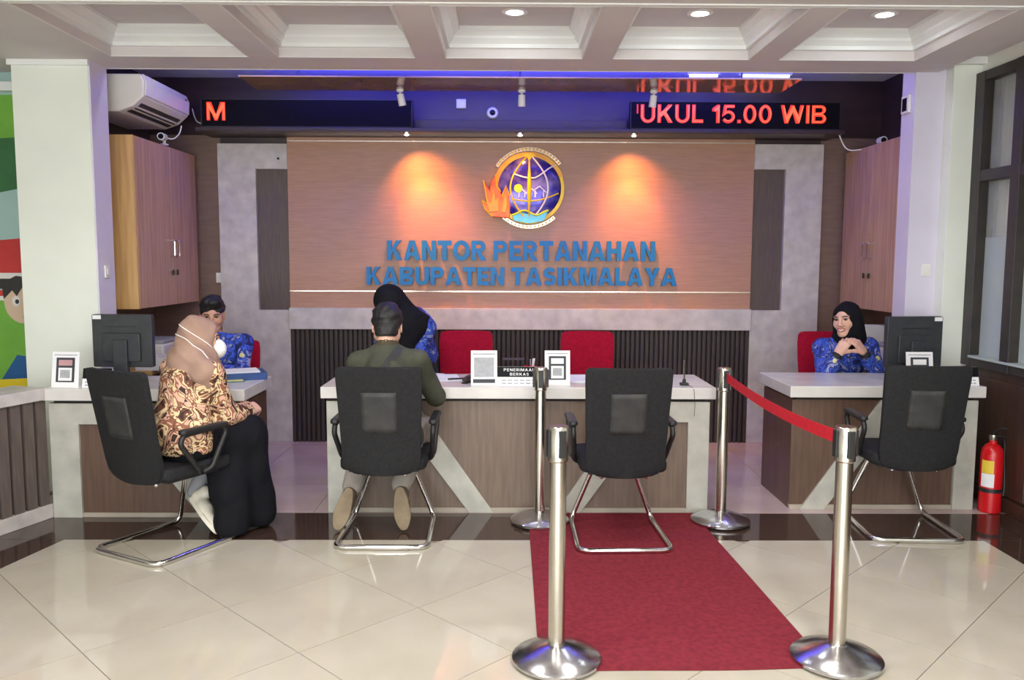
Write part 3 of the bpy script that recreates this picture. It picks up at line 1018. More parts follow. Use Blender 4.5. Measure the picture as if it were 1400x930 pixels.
for (a0, a1, r0, r1, n) in ((38, 146, 0.305, 0.335, 20), (228, 312, 0.300, 0.328, 14)):
    crescent('legend_arc', 'logo_silver', r0, r1, 0, -0.02, 0.0, a0, a1, 30)
    for k in range(n):
        a = R(a0 + (a1 - a0) * (k + 0.5) / n)
        m2 = MB().box(-0.006, 0.006, -0.026, -0.019, r0 + 0.006, r1 - 0.006)
        m2.v = [(x * math.sin(a) + z * math.cos(a), y, -x * math.cos(a) + z * math.sin(a)) for x, y, z in m2.v]
        m2.build('legend_mark', 'logo_gold', em)

# warm downlights in the ledge
for x, dx, k, lab in ((-0.785, 0.22, 1.0, 'small warm downlight under the ledge over the first letters'), (0.11, 0, 0.25, 'small warm downlight under the ledge above the emblem'),
                      (1.01, 0.03, 0.9, 'small warm downlight under the ledge below the UKUL display')):
    t = thing('ledge_downlight', lab, 'downlight', (x, 6.655, 2.538), 0, 'downlights in the display ledge')
    MB().lathe([(0.020, -0.014), (0.032, -0.012), (0.034, 0)], seg=20).build('rim', 'chrome', t, smooth='auto')
    MB().lathe([(0.0, -0.024), (0.014, -0.020), (0.020, -0.012), (0.0, -0.012)], seg=16).build('bulb', 'spot_glow', t, smooth=True)
    for pw, sz, drop in ((1.0, 104, 0.62), (1.9, 62, 0.95)):        # wide wash and a tighter core
        d = bpy.data.lights.new('downlight_beam', 'SPOT')
        d.energy = SPOT_W * k * pw
        d.color = (1.0, 0.36, 0.08)
        d.spot_size = R(sz)
        d.spot_blend = 1.0
        d.shadow_soft_size = 0.02
        o = bpy.data.objects.new('downlight_beam', d)
        COL.objects.link(o)
        o.parent = t
        o.location = (0, 0, -0.03)
        o.rotation_euler = Vector((dx * drop * 1.3, 0.27, -drop)).to_track_quat('-Z', 'Y').to_euler()

# unlit white spot heads on the soffit's far edge
for x, tilt, lab in ((-0.79, 12, 'small white spotlight head above the display with the letter M'), (0.115, 0, 'small white spotlight head above the emblem, middle of three'),
                     (1.10, -6, 'small white spotlight head in front of the red UKUL text')):
    t = thing('spotlight', lab, 'spotlight', (x, 6.30, 2.80), 0, 'white spot heads on the soffit')
    MB().lathe([(0.028, 0), (0.028, -0.012), (0.016, -0.02), (0.008, -0.022)], seg=20).build('mount', 'white_plastic', t, smooth='auto')
    MB().tube([(0, 0, -0.015), (0, 0, -0.045)], 0.006).build('stem', 'white_plastic', t)
    h = MB().lathe([(0.024, 0), (0.026, -0.01), (0.028, -0.085), (0.022, -0.085), (0.020, -0.06), (0, -0.055)], seg=20).build('head', 'white_plastic', t, smooth='auto')
    h.location = (0, 0, -0.032)
    h.rotation_euler = (R(8), R(-tilt), 0)
# dome camera, junction box, bullet cameras, cable, switches
t = thing('dome_camera', 'white round dome camera with dark lens between the two displays', 'camera', (-0.113, BY - 0.02, 2.745))
turn(MB().lathe([(0.05, 0), (0.05, 0.02), (0.04, 0.035), (0.024, 0.04)], seg=24)).build('housing', 'white_plastic', t, smooth='auto')
turn(MB().lathe([(0.026, 0.038), (0.018, 0.05), (0.0, 0.055)], seg=20)).build('lens', 'screen_glass', t, smooth=True)
t = thing('junction_box', 'small white square junction box on the purple-lit wall', 'junction box', (-0.37, BY - 0.02, 2.78))
box('casing', 'white_plastic', t, -0.04, 0.04, -0.03, 0, 0, 0.075, 0.006)
box('cover', 'white_plastic', t, -0.03, 0.03, -0.034, -0.03, 0.01, 0.065, 0.003)
for x, s, lab in ((-2.60, 1, 'small white bullet camera on top of the cabinet under the air conditioner'), (2.86, -1, 'small white bullet camera on the cabinet below the red WIB text')):
    t = thing('bullet_camera', lab, 'camera', (x, 6.42, 2.40))
    MB().lathe([(0.03, 0), (0.03, 0.01), (0.012, 0.014), (0.012, 0.05)], seg=16).build('mount', 'white_plastic', t, smooth='auto')
    MB().tube([(0, 0.05 * 0, 0.06), (s * 0.012, -0.09, 0.055)], 0.028, 16).build('body', 'white_plastic', t, smooth='auto')
    MB().tube([(s * 0.012, -0.085, 0.0555), (s * 0.0125, -0.093, 0.055)], 0.02, 16).build('lens', 'screen_glass', t, smooth='auto')
    if s > 0:
        MB().tube(rounded([(0, 0.02, 0.06), (0.05, 0.05, 0.05), (0.09, 0.08, 0.10), (0.10, 0.09, 0.16)], 0.03), 0.005, 6).build('cable', 'white_plastic', t, smooth='auto')
t = MB().tube(rounded([(2.62, 6.66, 2.60), (2.66, 6.67, 2.50), (2.72, 6.69, 2.42), (2.82, 6.60, 2.42), (2.88, 6.46, 2.45)], 0.08), 0.005, 6).build('display_cable', 'white_plastic', None, smooth='auto')
tag(t, 'thin white cable drooping from the red text display to the bullet camera', 'cable')
t = MB().tube(rounded([(-2.52, 6.80, 2.74), (-2.50, 6.78, 2.68), (-2.45, 6.70, 2.62), (-2.39, 6.66, 2.60)], 0.05), 0.005, 6).build('display_cable', 'white_plastic', None, smooth='auto')
tag(t, 'thin white cable running to the display with the letter M', 'cable')


def wall_switch(label, loc, rz):
    t = thing('wall_switch', label, 'switch', loc, rz)
    box('plate', 'white_plastic', t, -0.03, 0.03, -0.012, 0, -0.042, 0.042, 0.004)
    box('rocker', 'white_plastic', t, -0.015, 0.015, -0.018, -0.012, -0.02, 0.02, 0.002)


wall_switch('white light switch on the lilac side of the white column', (-2.64, 5.50, 1.455), R(90))
wall_switch('white light switch on the lilac wall beside the window', (2.845, 5.60, 1.485), 0)
wall_switch('white switch at the edge of the stone surround near the cabinet', (-2.40, BY, 1.385), 0)
t = thing('door_contact', 'small white box high on the lilac wall edge beside the ceiling', 'sensor', (2.715, 5.70, 2.60), R(-90))
box('casing', 'white_plastic', t, -0.05, 0.05, -0.02, 0, -0.06, 0.06, 0.004)
box('face', 'led_black', t, -0.03, 0.03, -0.023, -0.02, -0.045, 0.04)

# ================================================================ CABINETS, AIR CONDITIONER
def wall_cabinet(x_wall, x_face, z0, z1, label):
    s = 1 if x_face > x_wall else -1
    t = thing('wall_cabinet', label, 'cabinet', (x_wall, 5.77, z0))
    d = x_face - x_wall
    L_ = BY - 0.075 - 5.77
    h = z1 - z0
    def bx(nm, mt, a, b, y0, y1, c, e_, bev=0.002, par=None):
        return box(nm, mt, par or t, min(a, b), max(a, b), y0, y1, c, e_, bev)
    bx('end_panel', 'cabinet_side', 0, d, 0, 0.02, 0, h)
    bx('end_panel', 'cabinet_side', 0, d - s * 0.02, L_ - 0.02, L_, 0, h)
    bx('top_board', 'cabinet_wood', 0, d - s * 0.02, 0.02, L_ - 0.02, h - 0.02, h)
    bx('bottom_board', 'cabinet_side', 0, d - s * 0.02, 0.02, L_ - 0.02, 0, 0.02)
    mid = 0.62
    for y0, y1, hy in ((0.024, mid - 0.002, mid - 0.045), (mid + 0.002, L_, mid + 0.045)):
        dr_ = bx('door', 'cabinet_wood', d - s * 0.02, d, y0, y1, 0.002, h - 0.002)
        P = [(d, hy, h * 0.31), (d + s * 0.035, hy, h * 0.31), (d + s * 0.035, hy, h * 0.31 + 0.12), (d, hy, h * 0.31 + 0.12)]
        MB().tube(rounded(P, 0.012, 3), 0.007, 8).build('handle', 'chrome', dr_, smooth='auto')
        MB().tube([(d, hy, h * 0.22), (d + s * 0.012, hy, h * 0.22)], 0.012, 12).build('lock', 'chrome', dr_, smooth='auto')
        MB().box(min(d + s * 0.012, d + s * 0.02), max(d + s * 0.012, d + s * 0.02), hy - 0.012, hy + 0.012, h * 0.22 - 0.035, h * 0.22 + 0.006).build('key', 'black_plastic', dr_)
    return t


wall_cabinet(-2.945, -2.552, 1.19, 2.385, 'tall wooden wall cabinet below the air conditioner')
wall_cabinet(3.115, 2.80, 1.17, 2.43, 'tall wooden wall cabinet behind the smiling woman in the black hijab')

ac = thing('air_conditioner', 'white split air conditioner high on the side wall above the wooden cabinet', 'air conditioner', (-2.93, 5.74, 2.535))
pr = [(0, 0), (0.30, 0.0), (0.40, 0.035), (0.475, 0.10), (0.48, 0.20), (0.46, 0.25), (0, 0.25)]
MB().prism(pr, 1, 0, 0.80).build('body', 'ac_white', ac, 0.012, seg=3)
MB().prism([(0.476, 0.105), (0.487, 0.11), (0.492, 0.20), (0.470, 0.252), (0.462, 0.248), (0.481, 0.199)], 1, 0.015, 0.785).build('front_panel', 'ac_white', ac, 0.003)
for a, b in ((0.335, 0.365), (0.385, 0.435)):
    f = lambda x: 0.035 * (x - 0.30) / 0.1 if x < 0.4 else 0.035 + 0.065 * (x - 0.40) / 0.075
    MB().prism([(a, f(a) - 0.004), (b, f(b) - 0.004), (b, f(b) + 0.012), (a, f(a) + 0.012)], 1, 0.06, 0.74).build('louvre', 'black_plastic', ac)
box('brand_plate', 'chrome', ac, 0.488, 0.4905, 0.70, 0.745, 0.205, 0.215)

# back counters below the cabinets with paper and machines
for x0, x1, lab in ((-2.945, -2.50, 'low wooden back counter under the cabinet beside the seated clerk'), (2.78, 3.115, 'low wooden back counter under the cabinet behind the smiling woman')):
    t = thing('back_counter', lab, 'counter', ((x0 + x1) / 2, 6.35, 0))
    hw = (x1 - x0) / 2
    box('top', 'cabinet_side', t, -hw, hw, -0.55, 0.55, 0.72, 0.75, 0.003)
    for y in (-0.54, 0.0, 0.52):
        box('side_board', 'cabinet_wood', t, -hw, hw, y, y + 0.02, 0, 0.72)
    box('back_board', 'desk_wood_dark', t, *((-hw, -hw + 0.02) if x0 < 0 else (hw - 0.02, hw)), -0.52, 0.52, 0, 0.72)


def printer(label, loc, rz):
    t = thing('printer', label, 'printer', loc, rz)
    box('body', 'white_plastic', t, -0.19, 0.19, -0.16, 0.16, 0, 0.16, 0.015)
    box('lid', 'paper_grey', t, -0.185, 0.185, -0.155, 0.155, 0.16, 0.185, 0.008)
    box('tray', 'ink_dark', t, -0.13, 0.13, -0.24, -0.155, 0.03, 0.045, 0.003)
    box('feed', 'paper', t, -0.105, 0.105, 0.10, 0.105, 0.16, 0.30)


printer('white office printer on the back counter beside the clerk in blue', (-2.70, 6.32, 0.75), R(90))
printer('white office printer on the back counter behind the smiling woman', (2.94, 6.05, 0.75), R(-90))
t = box('document_stack', 'paper', None, -2.62, -2.42 + 0.0, 5.82, 6.06, 0.75, 0.84, 0.004)
tag(t, 'stack of white documents on the back counter beside the black monitor', 'paper stack')
for k, (y, mt, h, lab) in enumerate(((6.42, 'paper', 0.30, 'white box file standing behind the smiling woman'), (6.55, 'paper_yellow', 0.28, 'pale yellow box file standing behind the smiling woman'))):
    t = thing('box_file', lab, 'box file', (2.93, y, 0.75))
    box('cover', mt, t, -0.13, 0.13, -0.04, 0.04, 0, h, 0.004)
    box('spine_label', 'paper', t, -0.134, -0.13, -0.025, 0.025, h * 0.3, h * 0.7)

# ================================================================ COUNTERS
TOP = 0.78


def counter(label, x0, x1, yf, yb, frames, side_left, side_right, wood='desk_wood', seam=None):
    t = thing('service_counter', label, 'counter', ((x0 + x1) / 2, yf, 0))
    hw = (x1 - x0) / 2
    d = yb - yf
    ov = 0.03
    box('counter_top', 'desk_top_stone', t, -hw, hw, 0, d, TOP - 0.07, TOP, 0.004)
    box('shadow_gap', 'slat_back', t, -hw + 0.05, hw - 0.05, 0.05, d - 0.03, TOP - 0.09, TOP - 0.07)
    zt = TOP - 0.09
    ps = [(-hw + ov, hw - ov)] if seam is None else [(-hw + ov, seam - 0.0015), (seam + 0.0015, hw - ov)]
    for a, b in ps:
        box('front_panel', wood, t, a, b, ov + 0.015, ov + 0.035, 0.028, zt, 0.0015)
    box('side_panel', side_left, t, -hw + ov, -hw + ov + 0.02, ov + 0.035, d - 0.02, 0.0, zt, 0.0015)
    box('side_panel', side_right, t, hw - ov - 0.02, hw - ov, ov + 0.035, d - 0.02, 0.0, zt, 0.0015)
    box('inner_shelf', 'desk_wood_dark', t, -hw + ov + 0.02, hw - ov - 0.02, ov + 0.05, 0.26, 0.45, 0.468)
    box('plinth', 'plinth', t, -hw + ov, hw - ov, ov + 0.004, ov + 0.035, 0, 0.028, 0.002)
    for s, leg, topw, botw in frames:
        # stone frame: outer leg, head strip and slanting inner leg, standing proud of the wood
        X = lambda u: s * (hw - ov - u)
        w_ = 0.15
        outer = [(0, 0.0), (0, zt), (topw, zt), (botw, 0.0), (botw - w_, 0.0), (topw - 0.085, zt - 0.125), (leg, zt - 0.125), (leg, 0.0)]
        pts = [(X(u), z) for u, z in outer]
        if s > 0:
            pts.reverse()
        MB().prism(pts, 1, ov - 0.004, ov + 0.02).build('stone_frame', 'desk_stone', t, 0.002)
        box('stone_return', 'desk_stone', t, min(X(0), X(0.012)) - 0.002, max(X(0), X(0.012)) + 0.002, ov + 0.02, d * 0.0 + ov + 0.05, 0, zt)
    return t


counter('stone-topped service counter at the left with the blue binder and patterned-blouse visitor', -2.72, -1.53, 4.80, 5.37, [(-1, 0.17, 0.52, 1.03)], 'desk_stone', 'desk_wood_dark', 'desk_wood_dark')
counter('long stone-topped middle counter with two slanting stone frames and a black nameplate', -1.11, 1.27, 4.91, 5.50, [(-1, 0.15, 0.53, 1.01), (1, 0.13, 0.46, 0.93)], 'desk_stone', 'desk_stone', 'desk_wood', 0.11)
counter('stone-topped service counter at the right beside the fire extinguisher', 1.745, 2.95, 4.99, 5.62, [(1, 0.13, 0.60, 1.08)], 'desk_wood_dark', 'desk_stone', 'desk_wood_dark')

# low slatted partition at the left edge
A = Vector((-2.72, 4.78, 0))
ang = math.atan2(-0.30, -0.10)
pt = thing('partition_wall', 'low partition with dark upright slats and a grey stone cap at the left edge', 'partition', A, ang)
Lp = 2.4
# local +x runs along the wall towards the camera; local -y... the hall side is +y after rotation
box('core', 'slat_back', pt, -0.04, Lp, -0.16, -0.03, 0, 0.72)
box('stone_cap', 'grey_stone', pt, -0.05, Lp, -0.24, 0.02, 0.715, 0.785, 0.004)
box('stone_base', 'grey_stone', pt, -0.06, Lp, -0.19, 0.008, 0, 0.085, 0.004)
ps_me = MB().box(-0.032, 0.032, -0.03, 0.0, 0.085, 0.715).mesh('slat')
ps_me.materials.append(M['slat_grey'])
for i in range(int(Lp / 0.085)):
    s = bpy.data.objects.new('slat', ps_me)
    COL.objects.link(s)
    s.parent = pt
    s.location = (-0.015 + 0.085 * i, -0.002, 0)

# ================================================================ VISITOR CHAIRS
def visitor_chair(label, loc, rz):
    t = thing('visitor_chair', label, 'chair', loc, rz, 'black visitor chairs on chrome sled frames')
    # backrest shell
    rows = [(0.385, 0.11), (0.393, 0.15), (0.41, 0.18), (0.44, 0.203), (0.50, 0.212), (0.62, 0.214), (0.76, 0.219), (0.90, 0.225), (0.955, 0.226), (0.972, 0.223), (0.982, 0.212), (0.985, 0.195)]
    def yc(z):
        return -0.205 - 0.03 * math.sin(min(1, max(0, (z - 0.39) / 0.25)) * PI / 2) - 0.075 * max(0, z - 0.55) / 0.43
    nx = 14
    vs, fs = [], []
    for side in (0, 1):
        for z, hw in rows:
            for k in range(nx + 1):
                u = -1 + 2 * k / nx
                y = yc(z) - 0.030 * (1 - u * u) + (0.0 if side == 0 else 0.028)
                vs.append((hw * u, y, z))
    nr = len(rows)
    W_ = nx + 1
    for i in range(nr - 1):
        for k in range(nx):
            a = i * W_ + k
            fs.append((a, a + 1, a + W_ + 1, a + W_))
            b = a + nr * W_
            fs.append((b, b + W_, b + W_ + 1, b + 1))
    o2 = nr * W_
    for i in range(nr - 1):
        a, b = i * W_, (i + 1) * W_
        fs.append((a, b, b + o2, a + o2))
        a, b = a + nx, b + nx
        fs.append((a, a + o2, b + o2, b))
    for k in range(nx):
        fs.append((k, k + o2, k + 1 + o2, k + 1))
        a = (nr - 1) * W_ + k
        fs.append((a, a + 1, a + 1 + o2, a + o2))
    MB().add(vs, fs).build('backrest', 'chair_black', t, 0.004, smooth='auto')
    # mesh window in the backrest
    vs, fs = [], []
    n = 8
    for i in range(n + 1):
        z = 0.63 + 0.22 * i / n
        for k in range(n + 1):
            x = -0.095 + 0.19 * k / n
            u = x / 0.22
            vs.append((x, yc(z) - 0.030 * (1 - u * u) - 0.003, z))
    for i in range(n):
        for k in range(n):
            a = i * (n + 1) + k
            fs.append((a, a + 1, a + n + 2, a + n + 1))
    mp = MB().add(vs, fs).build('mesh_panel', 'chair_mesh', t, smooth=True)
    so_ = mp.modifiers.new('thick', 'SOLIDIFY')
    so_.thickness = 0.003
    # seat cushion
    MB().prism(rrect(-0.235, 0.235, -0.205, 0.25, 0.06, 5), 2, 0.405, 0.475).build('seat', 'chair_black', t, 0.022, smooth='auto', seg=3)
    box('seat_pan', 'black_plastic', t, -0.19, 0.19, -0.16, 0.20, 0.388, 0.41, 0.006)
    box('mechanism', 'black_plastic', t, -0.045, 0.045, -0.19, -0.12, 0.375, 0.395, 0.004)
    for x in (-0.12, 0.12):
        MB().lathe([(0.0, -0.016), (0.009, -0.012), (0.013, -0.004), (0.013, 0.008)], (x, -0.175, 0.385), 14).build('bolt', 'chrome', t, smooth=True)
    # armrests
    for s in (-1, 1):
        P = rounded([(s * 0.225, 0.02, 0.42), (s * 0.252, -0.01, 0.44), (s * 0.268, -0.14, 0.60), (s * 0.268, -0.12, 0.645), (s * 0.268, 0.14, 0.655), (s * 0.268, 0.16, 0.62), (s * 0.255, 0.07, 0.44), (s * 0.225, 0.04, 0.42)], 0.035, 4)
        ar = MB().tube(P, 0.0145, 10).build('armrest', 'black_plastic', t, smooth='auto')
        MB().prism(rrect(s * 0.268 - 0.024, s * 0.268 + 0.024, -0.14, 0.165, 0.02, 4), 2, 0.648, 0.674).build('arm_pad', 'black_plastic', ar, 0.008)
    # chrome sled frame
    r = 0.0145
    P = [(-0.085, 0.17, 0.395), (-0.10, 0.20, 0.38), (-0.238, 0.255, r), (-0.248, -0.29, r), (0.248, -0.29, r), (0.238, 0.255, r), (0.10, 0.20, 0.38), (0.085, 0.17, 0.395)]
    MB().tube(rounded(P, 0.07, 6), r, 12).build('sled_frame', 'chrome', t, smooth=True)
    box('cross_bar', 'chrome', t, -0.10, 0.10, 0.15, 0.185, 0.378, 0.392, 0.003)
    return t


vc = visitor_chair('black visitor chair carrying the man in the olive shirt', (-0.662, 4.572, 0), 0)
VC2 = copy_thing(vc, 'empty black visitor chair standing on the red carpet', (0.632, 4.505, 0.007), R(1.2))
copy_thing(vc, 'black visitor chair carrying the woman in the brown-patterned blouse', (-1.815, 4.385, 0), R(-29))
copy_thing(vc, 'empty black visitor chair at the counter beside the fire extinguisher', (2.30, 4.69, 0), R(-4))


# ================================================================ RED STAFF CHAIRS
def staff_chair(label, loc, rz):
    t = thing('staff_chair', label, 'chair', loc, rz, 'red staff chairs behind the counters')
    rows = [(0.58, 0.15), (0.60, 0.175), (0.66, 0.19), (0.80, 0.20), (0.92, 0.203), (0.975, 0.198), (0.995, 0.185), (1.003, 0.155)]
    vs, fs = [], []
    nx = 12
    for side in (0, 1):
        for z, hw in rows:
            for k in range(nx + 1):
                u = -1 + 2 * k / nx
                vs.append((hw * u, -0.22 - 0.10 * (z - 0.58) - 0.04 * (1 - u * u) + 0.05 * side * (0.4 + 0.6 * (1 - u ** 4)), z))
    nr, W_ = len(rows), nx + 1
    o2 = nr * W_
    for i in range(nr - 1):
        for k in range(nx):
            a = i * W_ + k
            fs += [(a, a + 1, a + W_ + 1, a + W_), (a + o2, a + o2 + W_, a + o2 + W_ + 1, a + o2 + 1)]
        a, b = i * W_, (i + 1) * W_
        fs += [(a, b, b + o2, a + o2), (a + nx, a + nx + o2, b + nx + o2, b + nx)]
    for k in range(nx):
        a = (nr - 1) * W_ + k
        fs += [(k, k + o2, k + 1 + o2, k + 1), (a, a + 1, a + 1 + o2, a + o2)]
    MB().add(vs, fs).build('backrest', 'chair_red', t, smooth='auto')
    MB().tube(rounded([(0, -0.27, 0.75), (0, -0.27, 0.48), (0, -0.05, 0.43)], 0.08), 0.02, 10).build('back_bar', 'black_plastic', t, smooth='auto')
    MB().prism(rrect(-0.23, 0.23, -0.21, 0.24, 0.07, 5), 2, 0.44, 0.51).build('seat', 'chair_red', t, 0.022, smooth='auto', seg=3)
    MB().lathe([(0.10, 0.44), (0.10, 0.42), (0.028, 0.40), (0.028, 0.12), (0.045, 0.11), (0.045, 0.07)], seg=18).build('gas_lift', 'black_plastic', t, smooth='auto')
    for k in range(5):
        a = 2 * PI * k / 5 + 0.3
        c, s = math.cos(a), math.sin(a)
        lg = MB().tube([(0.03 * c, 0.03 * s, 0.095), (0.27 * c, 0.27 * s, 0.07)], [0.026, 0.016], 8).build('leg', 'black_plastic', t, smooth='auto')
        MB().tube([(0.27 * c - 0.02 * s, 0.27 * s + 0.02 * c, 0.028), (0.27 * c + 0.02 * s, 0.27 * s - 0.02 * c, 0.028)], 0.028, 12).build('caster', 'black_plastic', lg, smooth='auto')
    return t


sc_ = staff_chair('empty red staff chair beside the standing woman in blue', (-0.30, 6.02, 0), R(180))
copy_thing(sc_, 'empty red staff chair in the middle of the slatted wall', (0.615, 6.02, 0), R(178))
copy_thing(sc_, 'red staff chair of the man behind the blue binder', (-2.03, 5.96, 0), R(186)).scale = (1, 1, 0.93)
copy_thing(sc_, 'red staff chair of the smiling woman in the black hijab', (2.42, 6.06, 0), R(172))

# ================================================================ STANCHIONS, CARPET
cp = MB()
nx, ny = 24, 44
c0, c1, c2, c3 = (0.132, 2.962), (1.236, 3.0), (1.151, 4.925), (0.141, 4.915)
vs = []
for side in (0, 1):
    for j in range(ny + 1):
        for i in range(nx + 1):
            u, v = i / nx, j / ny
            x = (c0[0] * (1 - u) + c1[0] * u) * (1 - v) + (c3[0] * (1 - u) + c2[0] * u) * v
            y = (c0[1] * (1 - u) + c1[1] * u) * (1 - v) + (c3[1] * (1 - u) + c2[1] * u) * v
            y += 0.006 * math.sin(7 * u) * (1 - v)
            z = 0.0015 if side else 0.006 + 0.0007 * math.sin(9 * v + 3 * u)
            # a faint crease running along the carpet
            if not side:
                z += 0.0035 * math.exp(-((u - 0.70 - 0.02 * math.sin(4 * v)) / 0.02) ** 2) * (1 - v) ** 0.5
            vs.append((x, y, z))
fs = []
W_ = nx + 1
o2 = W_ * (ny + 1)
for j in range(ny):
    for i in range(nx):
        a = j * W_ + i
        fs += [(a, a + 1, a + W_ + 1, a + W_), (a + o2, a + o2 + W_, a + o2 + W_ + 1, a + o2 + 1)]
for i in range(nx):
    a, b = i, ny * W_ + i
    fs += [(a, a + o2, a + 1 + o2, a + 1), (b, b + 1, b + 1 + o2, b + o2)]
for j in range(ny):
    a, b = j * W_, j * W_ + nx
    fs += [(a, a + W_, a + W_ + o2, a + o2), (b, b + o2, b + W_ + o2, b + W_)]
carpet = cp.add(vs, fs).build('carpet_runner', 'carpet_red', None, smooth='auto')
tag(carpet, 'dark red carpet runner leading up to the middle counter', 'carpet')


def stanchion(label, loc, rz, h=0.915):
    t = thing('barrier_post', label, 'barrier post', loc, rz, 'steel barrier posts')
    MB().lathe([(0.168, 0.0), (0.172, 0.004), (0.172, 0.014), (0.165, 0.02), (0.10, 0.045), (0.05, 0.062), (0.036, 0.066)], seg=48).build('base', 'steel_base', t, smooth='auto')
    MB().lathe([(0.032, 0.05), (0.032, h - 0.13)], seg=28).build('pole', 'steel', t, smooth='auto')
    hd = MB().lathe([(0.034, h - 0.135), (0.039, h - 0.13), (0.039, h - 0.004), (0.036, h), (0.0, h)], seg=28).build('belt_head', 'steel', t, smooth='auto')
    for k in range(4):
        a = k * PI / 2
        m2 = MB().box(-0.014, 0.014, 0.033, 0.046, h - 0.115, h - 0.012)
        m2.v = [(x * math.cos(a) - y * math.sin(a), x * math.sin(a) + y * math.cos(a), z) for x, y, z in m2.v]
        m2.build('belt_slot', 'black_plastic', hd, 0.003)
    return t


st = stanchion('steel barrier post at the near corner of the carpet, without belt', (0.20, 3.055, 0.007), R(20))
copy_thing(st, 'near steel barrier post holding the end of the red belt', (1.285, 3.06, 0.007), R(8))
copy_thing(st, 'far steel barrier post in front of the middle counter nameplate', (0.205, 4.755, 0.007), R(0))
copy_thing(st, 'far steel barrier post where the red belt starts', (1.275, 4.76, 0.007), R(0))
P = []
a, b = Vector((1.277, 4.713, 0.872)), Vector((1.284, 3.108, 0.868))
for k in range(25):
    u = k / 24
    p = a.lerp(b, u)
    p.z -= 0.03 * 4 * u * (1 - u)
    P.append(p)
belt = MB().strip(P, (0, 0, 1), 0.052, (1, 0, 0), 0.002).build('barrier_belt', 'belt_red', None, smooth='auto')
tag(belt, 'red webbing belt stretched between the two barrier posts', 'belt')

# ================================================================ THINGS ON THE COUNTERS
def monitor(label, loc, rz, sx):
    t = thing('monitor', label, 'monitor', loc, rz, 'black monitors seen from behind')
    MB().prism(rrect(-0.10, 0.10, -0.08, 0.10, 0.02), 2, 0, 0.012).build('base', 'monitor_black', t, 0.004)
    MB().prism([(-0.045, 0.01), (0.045, 0.01), (0.045, 0.26), (-0.045, 0.26)], 1, -0.05, -0.012).build('stand', 'monitor_black', t, 0.006)



    o = MB().prism(rrect(-0.19, 0.19, 0.085, 0.415, 0.01), 1, -0.012, 0.03).build('panel', 'monitor_black', t, 0.004)
    MB().prism(rrect(-0.12, 0.12, 0.12, 0.30, 0.015), 1, -0.03, -0.012).build('back_cover', 'monitor_black', o, 0.006)
    box('screen', 'screen_glass', o, -0.178, 0.178, 0.03, 0.032, 0.10, 0.402)
    box('sticker', 'paper', o, *sorted((sx * 0.13, sx * 0.183)), -0.0135, -0.012, 0.385, 0.41)
    box('vent', 'black_plastic', o, -0.09, 0.09, -0.0135, -0.012, 0.335, 0.343)
    return t


monitor('black monitor seen from behind next to the woman in the taupe hijab', (-2.39, 5.16, TOP), R(-3), -1)
monitor('black monitor seen from behind next to the smiling woman', (2.60, 5.22, TOP), R(8), 1)


def print_stand(label, loc, rz, w=0.155, h=0.205, kind=0):
    t = thing('print_stand', label, 'table sign', loc, rz, 'white printed table signs')
    tilt = lambda z: z * 0.16
    def leaf(nm, mt, x0, x1, z0, z1, y0, y1):
        return MB().add([(x, y + tilt(z), z) for x in (x0, x1) for y in (y0, y1) for z in (z0, z1)],
                        [(0, 1, 3, 2), (4, 6, 7, 5), (0, 4, 5, 1), (2, 3, 7, 6), (0, 2, 6, 4), (1, 5, 7, 3)]).build(nm, mt, t)
    box('foot', 'white_plastic', t, -w / 2, w / 2, 0, 0.075, 0, 0.006)
    leaf('sheet', 'paper', -w / 2, w / 2, 0.004, h, 0, 0.005)
    e_ = -0.0012
    if kind == 0:
        leaf('print_line', 'paper_grey', -w * 0.42, w * 0.42, h * 0.88, h * 0.92, e_, 0)
        leaf('print_field', 'paper_grey', -w * 0.38, w * 0.38, h * 0.24, h * 0.80, e_, 0)
        leaf('print_foot', 'ink_dark', -w * 0.42, w * 0.42, h * 0.07, h * 0.18, e_, 0)
    else:
        leaf('print_line', 'paper_grey', -w * 0.42, w * 0.42, h * 0.90, h * 0.93, e_, 0)
        leaf('print_border', 'ink_dark', -w * 0.34, w * 0.34, h * 0.16, h * 0.84, e_, 0)
        leaf('print_head', 'ink_pink' if kind == 2 else 'paper', -w * 0.25, w * 0.25, h * 0.62, h * 0.78, e_ - 0.001, e_)
        leaf('print_field', 'paper', -w * 0.25, w * 0.25, h * 0.20, h * 0.56, e_ - 0.001, e_)
        leaf('print_field_mark', 'paper_grey', -w * 0.18, w * 0.18, h * 0.28, h * 0.50, e_ - 0.002, e_ - 0.001)
    return t


print_stand('white table sign with a dark bordered print at the end of the left counter', (-2.60, 4.845, TOP), R(-4), 0.165, 0.21, 2)
print_stand('white table sign with a grey print beside the black nameplate, nearer the olive-shirted man', (-0.13, 4.99, TOP), R(2), 0.16, 0.21, 0)
print_stand('white table sign with a dark bordered print in front of the red chair', (0.318, 5.00, TOP), 0, 0.155, 0.21, 1)
print_stand('white table sign in front of the monitor by the window', (2.56, 5.03, TOP), 0, 0.165, 0.205, 1)


